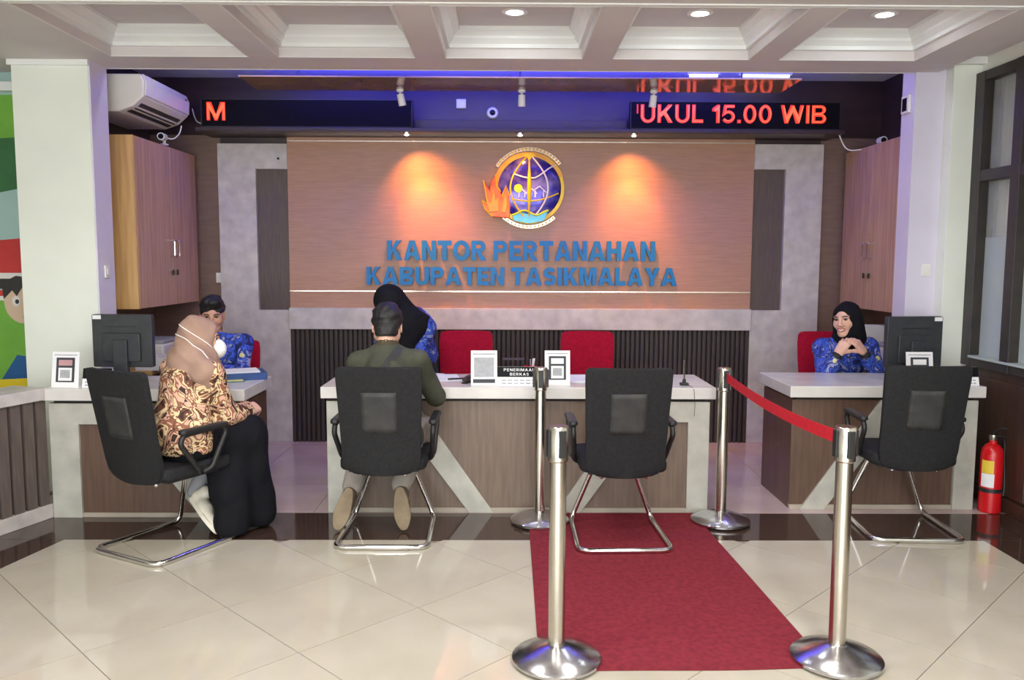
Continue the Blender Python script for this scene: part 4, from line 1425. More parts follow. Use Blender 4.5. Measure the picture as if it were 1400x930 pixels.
def nameplate(label, loc, rz, w, lines=(), marks=2):
    t = thing('nameplate', label, 'nameplate', loc, rz)
    MB().prism([(0, 0), (0.07, 0), (0.034, 0.112), (0.028, 0.112)], 0, -w / 2, w / 2).build('holder', 'white_plastic', t)
    def face(nm, mt, x0, x1, z0, z1, d0, d1):
        k = 0.25
        return MB().add([(x, y + k * z, z) for x in (x0, x1) for y in (-d1, -d0) for z in (z0, z1)],
                        [(0, 1, 3, 2), (4, 6, 7, 5), (0, 4, 5, 1), (2, 3, 7, 6), (0, 2, 6, 4), (1, 5, 7, 3)]).build(nm, mt, t)
    face('black_band', 'plate_black', -w / 2, w / 2, 0.052, 0.112, 0, 0.003)
    face('white_band', 'paper', -w / 2, w / 2, 0.0, 0.05, 0, 0.003)
    for k in range(marks):
        for q in range(6):
            x = -w * 0.40 + w * 0.137 * q
            face('print_mark', 'paper_grey', x, x + w * 0.10, 0.028 - 0.018 * k, 0.036 - 0.018 * k, 0.003, 0.004)
    for s, z, hh, ww in lines:
        write_line(t, s, -ww / 2, ww / 2, z, z + hh, 0.001, 'paper', 0.25 * z - 0.0034, 0.15, 0.26, slope=0.25)
    return t


nameplate('black and white nameplate reading PENERIMAAN BERKAS on the middle counter', (0.085, 4.985, TOP), 0, 0.27, (('PENERIMAAN', 0.086, 0.017, 0.19), ('BERKAS', 0.060, 0.017, 0.115)))
nameplate('black and white nameplate between the table sign and the black monitor', (-2.42, 4.86, TOP), 0, 0.17)
nameplate('black and white nameplate at the window end of the counter', (2.845, 5.04, TOP), 0, 0.17)

t = thing('document_binder', 'blue ring binder with loose white sheets on the counter by the clerk', 'binder', (-1.70, 5.27, TOP), R(24))
box('back_cover', 'binder_blue', t, -0.15, 0.15, -0.12, 0.12, 0.0, 0.004)
box('spine', 'binder_blue', t, -0.15, 0.15, -0.125, -0.12, 0.0, 0.045, 0.001)
box('front_cover', 'binder_blue', t, -0.15, 0.15, -0.12, 0.12, 0.04, 0.045)
box('pages', 'paper', t, -0.148, 0.14, -0.112, 0.112, 0.004, 0.04)
box('loose_sheets', 'paper', t, -0.14, 0.11, -0.10, 0.10, 0.045, 0.052)
t = thing('document_folder', 'teal document folder lying under the blue ring binder', 'folder', (-1.78, 5.10, TOP), R(24))

box('cover', 'binder_teal', t, -0.15, 0.15, -0.06, 0.03, 0.0, 0.006)
box('flap', 'paper_yellow', t, -0.14, 0.14, -0.055, 0.02, 0.006, 0.010)
for i, (x, y, rz, lab) in enumerate(((-0.40, 5.30, 0.2, 'white sheet of paper at the elbow of the olive-shirted man'), (-0.55, 5.36, -0.3, 'white sheet of paper under the standing woman'), (0.50, 5.28, 0.1, 'white sheet of paper beside the empty visitor chair'))):
    t = MB().box(-0.105, 0.105, -0.148, 0.148, 0, 0.002 + 0.004 * (i == 2)).build('paper_sheet', 'paper', None)
    t.location = (x, y, TOP + 0.0005 + 0.003 * (i == 1))
    t.rotation_euler = (0, 0, rz)
    tag(t, lab, 'paper')
t = thing('ballpoint_pen', 'black pen lying on the white sheet near the table sign', 'pen', (-0.30, 5.22, TOP + 0.009), R(25))
MB().tube([(-0.07, 0, 0), (0.05, 0, 0), (0.07, 0, 0)], [0.005, 0.005, 0.001], 8).build('barrel', 'black_plastic', t, smooth='auto')
MB().tube([(-0.07, 0, 0.006), (-0.03, 0, 0.006)], 0.0018, 6).build('clip', 'chrome', t)
t = thing('stapler', 'small black stapler behind the white table sign', 'stapler', (-0.235, 5.10, TOP), R(70))
box('base', 'black_plastic', t, -0.06, 0.06, -0.018, 0.018, 0, 0.01, 0.003)
MB().prism([(-0.06, 0.016), (0.06, 0.02), (0.055, 0.045), (-0.05, 0.036)], 1, -0.016, 0.016).build('arm', 'black_plastic', t, 0.004)
t = thing('card_tray', 'small black desk tray behind the nameplate', 'tray', (0.05, 5.28, TOP), 0)
for x in (-0.07, 0.066):
    box('side', 'black_plastic', t, x, x + 0.004, -0.05, 0.05, 0, 0.13)
for z in (0, 0.07):
    box('shelf', 'black_plastic', t, -0.066, 0.066, -0.05, 0.05, z, z + 0.004)
box('top', 'black_plastic', t, -0.066, 0.066, -0.05, 0.05, 0.126, 0.13)
t = thing('pen_cup', 'small red pen cup with pens behind the nameplate', 'pen cup', (0.155, 5.16, TOP), 0)
MB().lathe([(0.034, 0.0), (0.038, 0.10), (0.034, 0.10), (0.030, 0.006), (0.0, 0.006)], seg=20).build('cup', 'belt_red', t, smooth='auto')
for dx, dy, mt in ((0.012, 0.0, 'white_plastic'), (-0.010, 0.008, 'black_plastic'), (0.0, -0.012, 'chrome'), (0.018, 0.012, 'white_plastic')):
    MB().tube([(dx * 0.5, dy * 0.5, 0.01), (dx * 1.6, dy * 1.6, 0.145)], 0.004, 8).build('pen', mt, t, smooth='auto')
t = thing('pen_stand', 'black desk pen stand with upright pen at the end of the middle counter', 'pen stand', (1.098, 5.02, TOP), 0)
MB().prism(rrect(-0.026, 0.026, -0.022, 0.022, 0.008), 2, 0, 0.016).build('base', 'black_plastic', t, 0.004)
MB().lathe([(0.012, 0.016), (0.009, 0.04), (0.0, 0.04)], seg=12).build('socket', 'black_plastic', t, smooth='auto')
MB().tube([(0, 0, 0.03), (-0.002, 0, 0.10), (-0.004, 0, 0.155)], [0.004, 0.0055, 0.004], 8).build('pen', 'steel', t, smooth='auto')
MB().tube(rounded([(0.02, -0.018, 0.004), (0.03, -0.09, 0.004), (0.035, -0.118, -0.01), (0.042, -0.122, -0.10), (0.040, -0.120, -0.17)], 0.02), 0.0015, 6).build('cord', 'ink_dark', t, smooth='auto')

# fire extinguisher
t = thing('fire_extinguisher', 'red fire extinguisher standing between the counter and the window wall', 'fire extinguisher', (3.005, 4.985, 0), R(15))
MB().lathe([(0.058, 0.0), (0.064, 0.006), (0.064, 0.36), (0.058, 0.395), (0.040, 0.42), (0.022, 0.43), (0.022, 0.45)], seg=28).build('cylinder', 'extinguisher_red', t, smooth='auto')
MB().lathe([(0.024, 0.45), (0.026, 0.455), (0.026, 0.485), (0.0, 0.487)], seg=16).build('valve', 'steel', t, smooth='auto')
MB().tube([(0.0, 0.0, 0.49), (0.0, -0.05, 0.53), (0.0, -0.09, 0.535)], 0.008, 8).build('lever', 'black_plastic', t, smooth='auto')
MB().tube([(0.0, 0.0, 0.475), (0.0, -0.09, 0.49)], 0.008, 8).build('handle', 'black_plastic', t, smooth='auto')
MB().tube(rounded([(0.02, 0, 0.47), (0.075, -0.01, 0.46), (0.085, -0.01, 0.36), (0.075, -0.03, 0.16), (0.07, -0.03, 0.10)], 0.05), 0.009, 10).build('hose', 'black_plastic', t, smooth='auto')
MB().lathe([(0.0655, 0.13), (0.0655, 0.155)], seg=28).build('band', 'black_plastic', t, smooth='auto')


def curved_label(nm, mt, a0, a1, z0, z1, r):
    n = 10
    vs = []
    for k in range(n + 1):
        a = R(a0 + (a1 - a0) * k / n)
        for rr in (r, r - 0.0012):
            for z in (z0, z1):
                vs.append((rr * math.cos(a), rr * math.sin(a), z))
    fs = []
    for i in range(n):
        q = 4 * i
        fs += [(q, q + 1, q + 5, q + 4), (q + 2, q + 6, q + 7, q + 3), (q, q + 4, q + 6, q + 2), (q + 1, q + 3, q + 7, q + 5)]
    MB().add(vs, fs).build(nm, mt, t)


curved_label('warning_label', 'label_yellow', 172, 236, 0.25, 0.33, 0.0652)
curved_label('white_label', 'paper', 172, 240, 0.165, 0.248, 0.0652)

# ================================================================ PEOPLE
class SDF:
    """smooth union of tapered capsules and ellipsoids, turned into one continuous skin by surface nets"""

    def __init__(s):
        s.ops = []

    def cap(s, a, b, r1, r2=None, k=0.03, op=1, squash=None):
        a, b = np.array(a, float), np.array(b, float)
        r2 = r1 if r2 is None else r2
        ab = b - a
        L2 = max(ab @ ab, 1e-9)
        sq = None
        if squash is not None:
            n_ = np.array(squash[0], float)
            sq = (n_ / np.linalg.norm(n_), squash[1])

        def fn(P):
            Q = P - a
            if sq is not None:
                Q = Q + np.outer(Q @ sq[0], sq[0]) * (1 / sq[1] - 1)
            t = np.clip(Q @ ab / L2, 0, 1)
            d = np.linalg.norm(Q - t[:, None] * ab, axis=1) - (r1 + (r2 - r1) * t)
            return d * (min(1, sq[1]) if sq is not None else 1)
        m = max(r1, r2) * (max(1, sq[1]) if sq is not None else 1)
        s.ops.append((op, fn, k, np.minimum(a, b) - m, np.maximum(a, b) + m))
        return s

    def ell(s, c, r, k=0.03, op=1, rot=None):
        c, r = np.array(c, float), np.array(r, float)
        Rm = np.eye(3) if rot is None else np.array(rot)

        def fn(P):
            q = ((P - c) @ Rm) / r
            l = np.linalg.norm(q, axis=1)
            g = np.linalg.norm(q / r, axis=1)
            return l * (l - 1) / np.maximum(g, 1e-6)
        m = r.max()
        s.ops.append((op, fn, k, c - m, c + m))
        return s

    def plane(s, p, n, k=0.004):
        """cut away what lies in front of the plane (p, n)"""
        p, n = np.array(p, float), np.array(n, float) / np.linalg.norm(n)
        s.ops.append((-2, lambda P: (P - p) @ n, k, np.full(3, -99.), np.full(3, 99.)))
        return s

    def ripple(s, amp, freq, seed=0, zk=1.0):
        rs = np.random.RandomState(seed)
        D = rs.randn(5, 3)
        D[:, 2] *= zk
        D /= np.linalg.norm(D, axis=1)[:, None]
        ph = rs.rand(5) * 6.28
        fr = freq * (0.6 + rs.rand(5) * 0.9)

        def fn(P):
            o = 0
            for i in range(5):
                o = o + np.sin((P @ D[i]) * fr[i] + ph[i] + 1.3 * np.sin((P @ D[i - 1]) * fr[i] * 0.6))
            return o * amp / 3
        s.ops.append((0, fn, 0, None, None))
        return s

    def eval(s, P, sub=None):
        D = np.full(len(P), 0.5)
        for op, fn, k, lo, hi in s.ops:
            d = fn(P)
            D = s._mix(D, d, op, k)
        return D

    @staticmethod
    def _mix(D, d, op, k):
        if op == 0:
            return D + d
        if op == 1:
            h = np.clip(0.5 + 0.5 * (D - d) / k, 0, 1)
            return D * (1 - h) + d * h - k * h * (1 - h)
        if op == -1:
            d = -d
        h = np.clip(0.5 - 0.5 * (D - d) / k, 0, 1)
        return D * (1 - h) + d * h + k * h * (1 - h)

    def mesh(s, h, smooth=1):
        lo = np.min([o[3] for o in s.ops if o[0] == 1], axis=0) - 3 * h - 0.01
        hi = np.max([o[4] for o in s.ops if o[0] == 1], axis=0) + 3 * h + 0.01
        n = np.ceil((hi - lo) / h).astype(int) + 1
        ax = [lo[i] + h * np.arange(n[i]) for i in range(3)]
        D = np.full(n, 0.5)
        for op, fn, k, l, u in s.ops:
            if l is None or op == -2:
                sl = tuple(slice(0, n[i]) for i in range(3))
            else:
                pad = k + 3 * h + 0.012
                i0 = np.clip(np.floor((l - pad - lo) / h).astype(int), 0, n)
                i1 = np.clip(np.ceil((u + pad - lo) / h).astype(int) + 1, 0, n)
                if np.any(i1 <= i0):
                    continue
                sl = tuple(slice(i0[i], i1[i]) for i in range(3))
            G = np.stack(np.meshgrid(*[ax[i][sl[i]] for i in range(3)], indexing='ij'), -1)
            shp = G.shape[:3]
            if op in (0, -2):
                near = (np.abs(D[sl]) < 0.06) if op == 0 else np.ones(shp, bool)
                idx = np.nonzero(near.ravel())[0]
                flat = D[sl].reshape(-1).copy()
                flat[idx] = s._mix(flat[idx], fn(G.reshape(-1, 3)[idx]), op, k)
                D[sl] = flat.reshape(shp)
            else:
                D[sl] = s._mix(D[sl].ravel(), fn(G.reshape(-1, 3)), op, k).reshape(shp)
        return nets(D, lo, h, smooth)


def nets(D, lo, h, smooth=1):
    S_ = D < 0
    n = np.array(D.shape)
    c = n - 1
    cnt = np.zeros(c)
    acc = np.zeros((*c, 3))
    corner = [(i, j, k) for i in (0, 1) for j in (0, 1) for k in (0, 1)]
    view = lambda A, o: A[o[0]:o[0] + c[0], o[1]:o[1] + c[1], o[2]:o[2] + c[2]]
    for a in corner:
        for axi in range(3):
            if a[axi]:
                continue
            b = list(a)
            b[axi] = 1
            m = view(S_, a) != view(S_, b)
            if not m.any():
                continue
            da, db = view(D, a)[m], view(D, b)[m]
            t = da / (da - db)
            p = np.tile(np.array(a, float), (len(t), 1))
            p[:, axi] += t
            acc[m] += p
            cnt[m] += 1
    act = cnt > 0
    idx = -np.ones(c, int)
    idx[act] = np.arange(act.sum())
    base = np.argwhere(act)
    V = lo + h * (base + acc[act] / cnt[act][:, None])
    F = []
    for axi in range(3):
        o1, o2 = [q for q in range(3) if q != axi]
        sl_a = [slice(1, c[0]), slice(1, c[1]), slice(1, c[2])]
        sl_a[axi] = slice(0, c[axi])
        sl_b = list(sl_a)
        sl_b[axi] = slice(1, c[axi] + 1)
        A_, B_ = S_[tuple(sl_a)], S_[tuple(sl_b)]
        e_ = np.argwhere(A_ != B_)
        if not len(e_):
            continue
        inside = A_[tuple(e_.T)]
        off = np.ones(3, int)
        off[axi] = 0
        e_ = e_ + off
        def cell(d1, d2):
            q = e_.copy()
            q[:, o1] -= d1
            q[:, o2] -= d2
            return idx[tuple(q.T)]
        quad = np.stack([cell(0, 0), cell(1, 0), cell(1, 1), cell(0, 1)], 1)
        flip = inside ^ (axi == 1)
        quad[flip] = quad[flip][:, ::-1]
        F.append(quad)
    F = np.concatenate(F)
    F = F[(F >= 0).all(1)]
    for _ in range(smooth):
        s_ = np.zeros_like(V)
        w_ = np.zeros(len(V))
        for a, b in ((0, 1), (1, 2), (2, 3), (3, 0)):
            np.add.at(s_, F[:, a], V[F[:, b]])
            np.add.at(w_, F[:, a], 1)
        V = 0.5 * V + 0.5 * s_ / np.maximum(w_, 1)[:, None]
    return V, F[:, ::-1]


def np_obj(name, parts, mat, parent, thick=0):
    V, F, o = [], [], 0
    for v, f in parts:
        V.append(v)
        F.append(f + o)
        o += len(v)
    V, F = np.concatenate(V), np.concatenate(F)
    me = bpy.data.meshes.new(name)
    me.from_pydata(V.tolist(), [], F.tolist())
    bm = bmesh.new()
    bm.from_mesh(me)
    bmesh.ops.recalc_face_normals(bm, faces=bm.faces)
    bm.to_mesh(me)
    bm.free()
    return obj(name, me, mat, parent, smooth=True)


def rot_zx(yaw, pitch, roll=0):
    """head frame: yaw about z (degrees, + turns towards -x), pitch (+ looks up), roll"""
    return np.array((Matrix.Rotation(R(yaw), 3, 'Z') @ Matrix.Rotation(R(pitch), 3, 'X') @ Matrix.Rotation(R(roll), 3, 'Y')))


def head_sdf(ears=True):
    s = SDF()
    s.ell((0, -0.012, 0.032), (0.073, 0.093, 0.086), 0.02)
    s.cap((0, 0.035, -0.005), (0, 0.052, -0.078), 0.058, 0.030, 0.03)
    for q in (-1, 1):
        s.cap((q * 0.045, 0.01, -0.045), (q * 0.02, 0.055, -0.085), 0.026, 0.022, 0.03)
        s.ell((q * 0.038, 0.062, -0.018), (0.026, 0.022, 0.026), 0.025)
        if ears:
            s.ell((q * 0.077, -0.004, -0.002), (0.007, 0.019, 0.030), 0.008)
            s.ell((q * 0.080, -0.002, 0.0), (0.004, 0.010, 0.018), 0.006, -1)
        s.ell((q * 0.031, 0.100, 0.016), (0.019, 0.014, 0.011), 0.014, -1)
        s.cap((q * 0.012, 0.090, 0.031), (q * 0.05, 0.076, 0.034), 0.008, 0.006, 0.014)
        s.ell((q * 0.012, 0.098, -0.024), (0.010, 0.011, 0.008), 0.008)
    s.cap((0, 0.092, 0.020), (0, 0.110, -0.018), 0.007, 0.0115, 0.014)
    s.ell((0, 0.090, -0.048), (0.024, 0.012, 0.007), 0.008)
    s.ell((0, 0.087, -0.060), (0.021, 0.012, 0.007), 0.008)
    s.ell((0, 0.082, -0.088), (0.018, 0.014, 0.014), 0.02)
    s.cap((0, -0.02, -0.05), (0, -0.035, -0.17), 0.050, 0.054, 0.03)
    return s


HEAD = head_sdf(True).mesh(0.0042, 1)


class Head:
    def __init__(s, c, yaw, pitch, roll=0, k=1.0):
        s.c, s.Rm, s.k = np.array(c, float), rot_zx(yaw, pitch, roll), k

    def w(s, P):
        return (np.atleast_2d(P) * s.k) @ s.Rm.T + s.c

    def p(s, *q):
        return s.w(q)[0]


def sph(c, r, seg=12):
    v, f = [], []
    mb = MB().lathe([(r * math.sin(a), -r * math.cos(a)) for a in np.linspace(0.001, PI - 0.001, seg)], c, seg)
    return mb


def face_details(hd, root, skin, smile=False, lipmat='lips'):
    for q in (-1, 1):
        for nm, c, r, mt in (('eye', (q * 0.031, 0.076, 0.014), 0.0135, 'eye_white'), ('iris', (q * 0.031, 0.0812, 0.0130), 0.0106, 'eye_dark')):
            mb = sph((0, 0, 0), r)
            mb.v = [tuple(hd.p(x + c[0], y + c[1], z * 0.55 + c[2])) for x, y, z in mb.v]
            mb.build(nm, mt, root, smooth=True)
        P = [hd.p(q * x, y, z) for x, y, z in ((0.013, 0.0985, 0.032), (0.028, 0.0965, 0.037), (0.043, 0.088, 0.036), (0.052, 0.080, 0.031))]
        MB().tube(P, [0.003, 0.0038, 0.0032, 0.0018], 6).build('eyebrow', 'hair_black', root, smooth=True)
        P = [hd.p(q * x, y, z) for x, y, z in ((0.018, 0.088, 0.0165), (0.031, 0.0915, 0.0225), (0.045, 0.0845, 0.0165))]
        MB().tube(P, 0.0022, 6).build('eyelash', 'eye_dark', root, smooth=True)
    up = [(-0.024, 0.093, -0.049), (-0.010, 0.1015, -0.0465), (0, 0.1015, -0.049), (0.010, 0.1015, -0.0465), (0.024, 0.093, -0.049)]
    lw = [(-0.024, 0.093, -0.050), (-0.010, 0.099, -0.061), (0, 0.1, -0.063), (0.010, 0.099, -0.061), (0.024, 0.093, -0.050)]
    if smile:
        up = [(x * 1.2, y - 0.004 * abs(x) / 0.024, z + 0.004 * abs(x) / 0.024) for x, y, z in up]
        lw = [(x * 1.2, y - 0.004 * abs(x) / 0.024, z + 0.004 * abs(x) / 0.024 - 0.003) for x, y, z in lw]
        MB().tube([hd.p(x * 0.8, y - 0.001, (z + z2) / 2) for (x, y, z), (_, _, z2) in zip(up, lw)], [0.002, 0.005, 0.006, 0.005, 0.002], 8).build('teeth', 'teeth', root, smooth=True)
    for P in (up, lw):
        MB().tube([hd.p(*p) for p in P], [0.001, 0.0035, 0.0032, 0.0035, 0.001], 8).build('lip', lipmat, root, smooth=True)


def hand_mesh(wrist, fdir, normal, thumb_side, curl=(30, 45, 25), spread=5, k=1.0, thumb_in=25):
    """a hand: palm, four bent fingers of unequal length and a thumb from the side of the palm.
    fdir: direction of the fingers, normal: back of the hand, thumb_side: +1 / -1 across"""
    y = Vector(fdir).normalized()
    z = Vector(normal)
    z = (z - y * z.dot(y)).normalized()
    x = y.cross(z)
    T = np.array([x, y, z]).T * k
    s = SDF()
    s.cap((0, -0.03, 0), (0, 0.012, 0), 0.023, 0.025, 0.02, squash=((0, 0, 1), 0.78))
    t = thumb_side
    fx = [0.030, 0.010, -0.010, -0.028]
    ln = [(0.040, 0.024, 0.019), (0.044, 0.028, 0.021), (0.041, 0.026, 0.020), (0.032, 0.020, 0.017)]
    ky = [0.082, 0.086, 0.082, 0.074]
    for i in range(4):
        s.cap((t * fx[i] * 0.6, 0.010, 0), (t * fx[i], ky[i], 0.002), 0.0165, 0.0125, 0.018)
    for i in range(4):
        p = np.array((t * fx[i], ky[i], 0.001))
        a = 0
        sp = R(spread * (1.5 - i) * t * -1)
        r = (0.0092, 0.0095, 0.009, 0.008)[i]
        for j in range(3):
            a += R(curl[j] + 3 * i * (j == 0))
            d = np.array((-math.sin(sp) * math.cos(a), math.cos(sp) * math.cos(a), -math.sin(a)))
            q = p + d * ln[i][j]
            s.cap(p, q, r, r * 0.92, 0.005)
            p, r = q, r * 0.92
    p = np.array((t * 0.018, 0.018, -0.006))
    for j, (l, an, dn) in enumerate(((0.042, 48, 20), (0.030, 48 - thumb_in, 25), (0.026, 48 - 1.7 * thumb_in, 25))):
        d = np.array((t * math.sin(R(an)), math.cos(R(an)) * math.cos(R(dn)), -math.sin(R(dn))))
        q = p + d * l
        s.cap(p, q, (0.016, 0.0118, 0.0105)[j], (0.0118, 0.0105, 0.009)[j], 0.008)
        p = q
    V, F = s.mesh(0.0033, 1)
    return V @ T.T + np.array(wrist), F


def shift(pts, base):
    b = np.array(base, float)
    return {k: np.array(v, float) - b for k, v in pts.items()}


def hijab_sdf(hd, face_cut=True, grow=0.016):
    s = SDF()
    Rm = hd.Rm
    k = hd.k
    s.ell(hd.p(0, -0.016, 0.030), np.array((0.083 + grow - 0.012, 0.106 + grow - 0.012, 0.096 + grow - 0.012)) * k, 0.03, rot=Rm)
    s.cap(hd.p(0, 0.02, -0.03), hd.p(0, 0.035, -0.095), 0.070 * k, 0.055 * k, 0.04)
    s.cap(hd.p(0, -0.03, -0.02), hd.p(0, -0.03, -0.15), 0.084 * k, 0.082 * k, 0.05)
    return s


def cut_face(s, hd):
    s.ell(hd.p(0, 0.125, -0.012), np.array((0.066, 0.098, 0.098)) * hd.k, 0.006, -1, rot=hd.Rm)
    return s


def person(label, base):
    return thing('person', label, 'person', base)


# ---------------- visitor in the brown-patterned blouse (seen from behind, turned to the clerk)
B = (-1.74, 4.45, 0)
root = person('woman in taupe hijab, face mask, brown-patterned blouse and long black skirt, seated', B)
J = shift(dict(hipL=(-1.83, 4.49, 0.56), hipR=(-1.71, 4.38, 0.56), waist=(-1.76, 4.45, 0.68), chest=(-1.735, 4.50, 0.86), neck=(-1.725, 4.55, 1.0),
               shL=(-1.86, 4.62, 0.925), shR=(-1.60, 4.44, 0.92), elL=(-1.80, 4.86, 0.72), elR=(-1.54, 4.54, 0.68), wrL=(-1.56, 4.85, 0.685), wrR=(-1.475, 4.72, 0.67),
               knL=(-1.60, 4.78, 0.55), knR=(-1.47, 4.66, 0.55), anL=(-1.72, 4.72, 0.12), anR=(-1.50, 4.70, 0.10), head=(-1.705, 4.60, 1.095)), B)
hd = Head(J['head'], -70, -8, 0, 1.0)
bs = SDF()
bs.cap(J['hipL'], J['hipR'], 0.10, 0.10, 0.05).cap(J['waist'], J['chest'], 0.10, 0.12, 0.06).cap(J['chest'], J['neck'], 0.09, 0.05, 0.05)
for q in 'LR':
    bs.cap(J['hip' + q], J['kn' + q], 0.075, 0.055, 0.04).cap(J['kn' + q], J['an' + q], 0.052, 0.036, 0.03)
    bs.cap(J['sh' + q], J['el' + q], 0.045, 0.036, 0.03).cap(J['el' + q], J['wr' + q], 0.036, 0.024, 0.02)
    bs.cap(J['neck'] - (0, 0, 0.05), J['sh' + q], 0.05, 0.045, 0.04)
hl = hand_mesh(J['wrL'], (0.085, -0.055, 0.0), (-0.4, 0.5, 0.9), 1, (35, 50, 30), 3, 0.95)
hr = hand_mesh(J['wrR'], (0.02, 0.10, 0.012), (0.6, -0.2, 0.8), -1, (30, 45, 30), 3, 0.95)
np_obj('body', [bs.mesh(0.010), (hd.w(HEAD[0]), HEAD[1]), hl, hr], 'skin_light', root)
face_details(hd, root, 'skin_light')
cs = SDF()
cs.cap(J['hipL'] + (0, 0, 0.02), J['hipR'] + (0, 0, 0.02), 0.145, 0.145, 0.06).cap(J['waist'], J['chest'], 0.145, 0.145, 0.08).cap(J['chest'], J['neck'] - (0, 0, 0.02), 0.12, 0.07, 0.06)
for q in 'LR':
    cs.cap(J['neck'] - (0, 0, 0.06), J['sh' + q], 0.075, 0.070, 0.05)
    cs.cap(J['sh' + q], J['el' + q], 0.070, 0.066, 0.04).cap(J['el' + q], J['wr' + q] * 0.88 + J['el' + q] * 0.12, 0.064, 0.046, 0.03)
cs.cap(J['waist'] - (0, 0, 0.10), J['waist'] + (0.07, 0.05, -0.16), 0.16, 0.155, 0.06)
cs.ripple(0.007, 38, 3)
cs.plane(J['hipL'] + (0, 0, -0.055), (0, 0, -1))
np_obj('blouse', [cs.mesh(0.0085)], 'batik_brown', root)
sk = SDF()
sk.cap(J['hipL'], J['hipR'], 0.125, 0.125, 0.06)
for q in 'LR':
    sk.cap(J['hip' + q], J['kn' + q], 0.115, 0.095, 0.06)
sk.cap(J['knL'], J['knL'] + (-0.03, -0.05, -0.46), 0.09, 0.10, 0.07).cap(J['knR'], J['knR'] + (0.03, 0.02, -0.46), 0.095, 0.115, 0.07)
sk.cap((J['knL'] + J['knR']) / 2 - (0, 0, 0.1), (J['knL'] + J['knR']) / 2 + (0.0, -0.04, -0.46), 0.09, 0.12, 0.06)
sk.cap(J['knR'] + (-0.05, -0.08, -0.06), J['knR'] + (-0.05, -0.16, -0.47), 0.08, 0.10, 0.06)
sk.cap(J['knR'] + (-0.14, -0.15, -0.10), J['knR'] + (-0.09, -0.17, -0.30), 0.06, 0.07, 0.06)
sk.ripple(0.006, 46, 5, 0.12)
sk.plane((0, 0, 0.022), (0, 0, -1))
np_obj('skirt', [sk.mesh(0.0095)], 'skirt_black', root)
hj = hijab_sdf(hd)
hj.cap(hd.p(0, -0.04, -0.10), J['neck'] + (0.0, -0.01, -0.02), 0.09, 0.105, 0.05)
hj.cap(J['neck'] + (0, -0.02, -0.02), J['shL'] + (0.03, -0.03, -0.01), 0.095, 0.085, 0.05).cap(J['neck'] + (0, -0.02, -0.02), J['shR'] + (-0.02, 0.0, 0.0), 0.095, 0.088, 0.05)
hj.cap(J['neck'] + (-0.02, -0.05, -0.05), J['chest'] + (-0.03, -0.085, -0.10), 0.095, 0.035, 0.05)
hj.cap(J['neck'] + (0.05, 0.04, -0.03), J['chest'] + (0.07, 0.04, -0.02), 0.08, 0.07, 0.05)
for (a, b, r) in (((0.07, 0.02, -0.09), (0.0, -0.13, -0.10), 0.020), ((0.075, 0.0, -0.13), (0.02, -0.13, -0.17), 0.022), ((0.085, -0.02, -0.02), (0.05, -0.11, -0.06), 0.014),
                  ((-0.07, 0.02, -0.10), (-0.05, -0.11, -0.13), 0.020), ((0.07, 0.05, -0.13), (0.09, -0.03, -0.19), 0.024), ((-0.02, -0.13, -0.14), (-0.10, -0.08, -0.20), 0.020)):
    hj.cap(hd.p(*a), hd.p(*b), r, r * 0.8, 0.016)
hj.ripple(0.007, 52, 8)
cut_face(hj, hd)
np_obj('hijab', [hj.mesh(0.007)], 'hijab_taupe', root)
# mask and straps
mk = SDF().ell(hd.p(0, 0.092, -0.045), (0.060, 0.056, 0.058), 0.01, rot=hd.Rm).ell(hd.p(0, 0.075, -0.05), (0.055, 0.055, 0.054), 0.004, -1, rot=hd.Rm)
np_obj('face_mask', [mk.mesh(0.0045)], 'mask_white', root)


def on_skin(s, hd, pts, lift=0.002):
    out = []
    for az, el, org in pts:
        o = hd.p(*org)
        d = hd.Rm @ np.array((math.sin(R(az)) * math.cos(R(el)), math.cos(R(az)) * math.cos(R(el)), math.sin(R(el))))
        ts = np.arange(0.01, 0.25, 0.001)
        D = s.eval(o + ts[:, None] * d)
        ins = np.nonzero(D < 0)[0]
        out.append(o + d * (ts[ins[-1]] + lift if len(ins) else 0.1))
    return out


for q in (1, -1):
    for e0, e1 in ((-22, 30), (-38, 2)):
        pts = [(q * (42 + 138 * t), e0 + (e1 - e0) * math.sin(t * PI / 2), (0, -0.01, 0.01)) for t in np.linspace(0, 1, 16)]
        MB().tube(on_skin(hj, hd, pts), 0.0028, 6).build('mask_strap', 'mask_white', root, smooth=True)
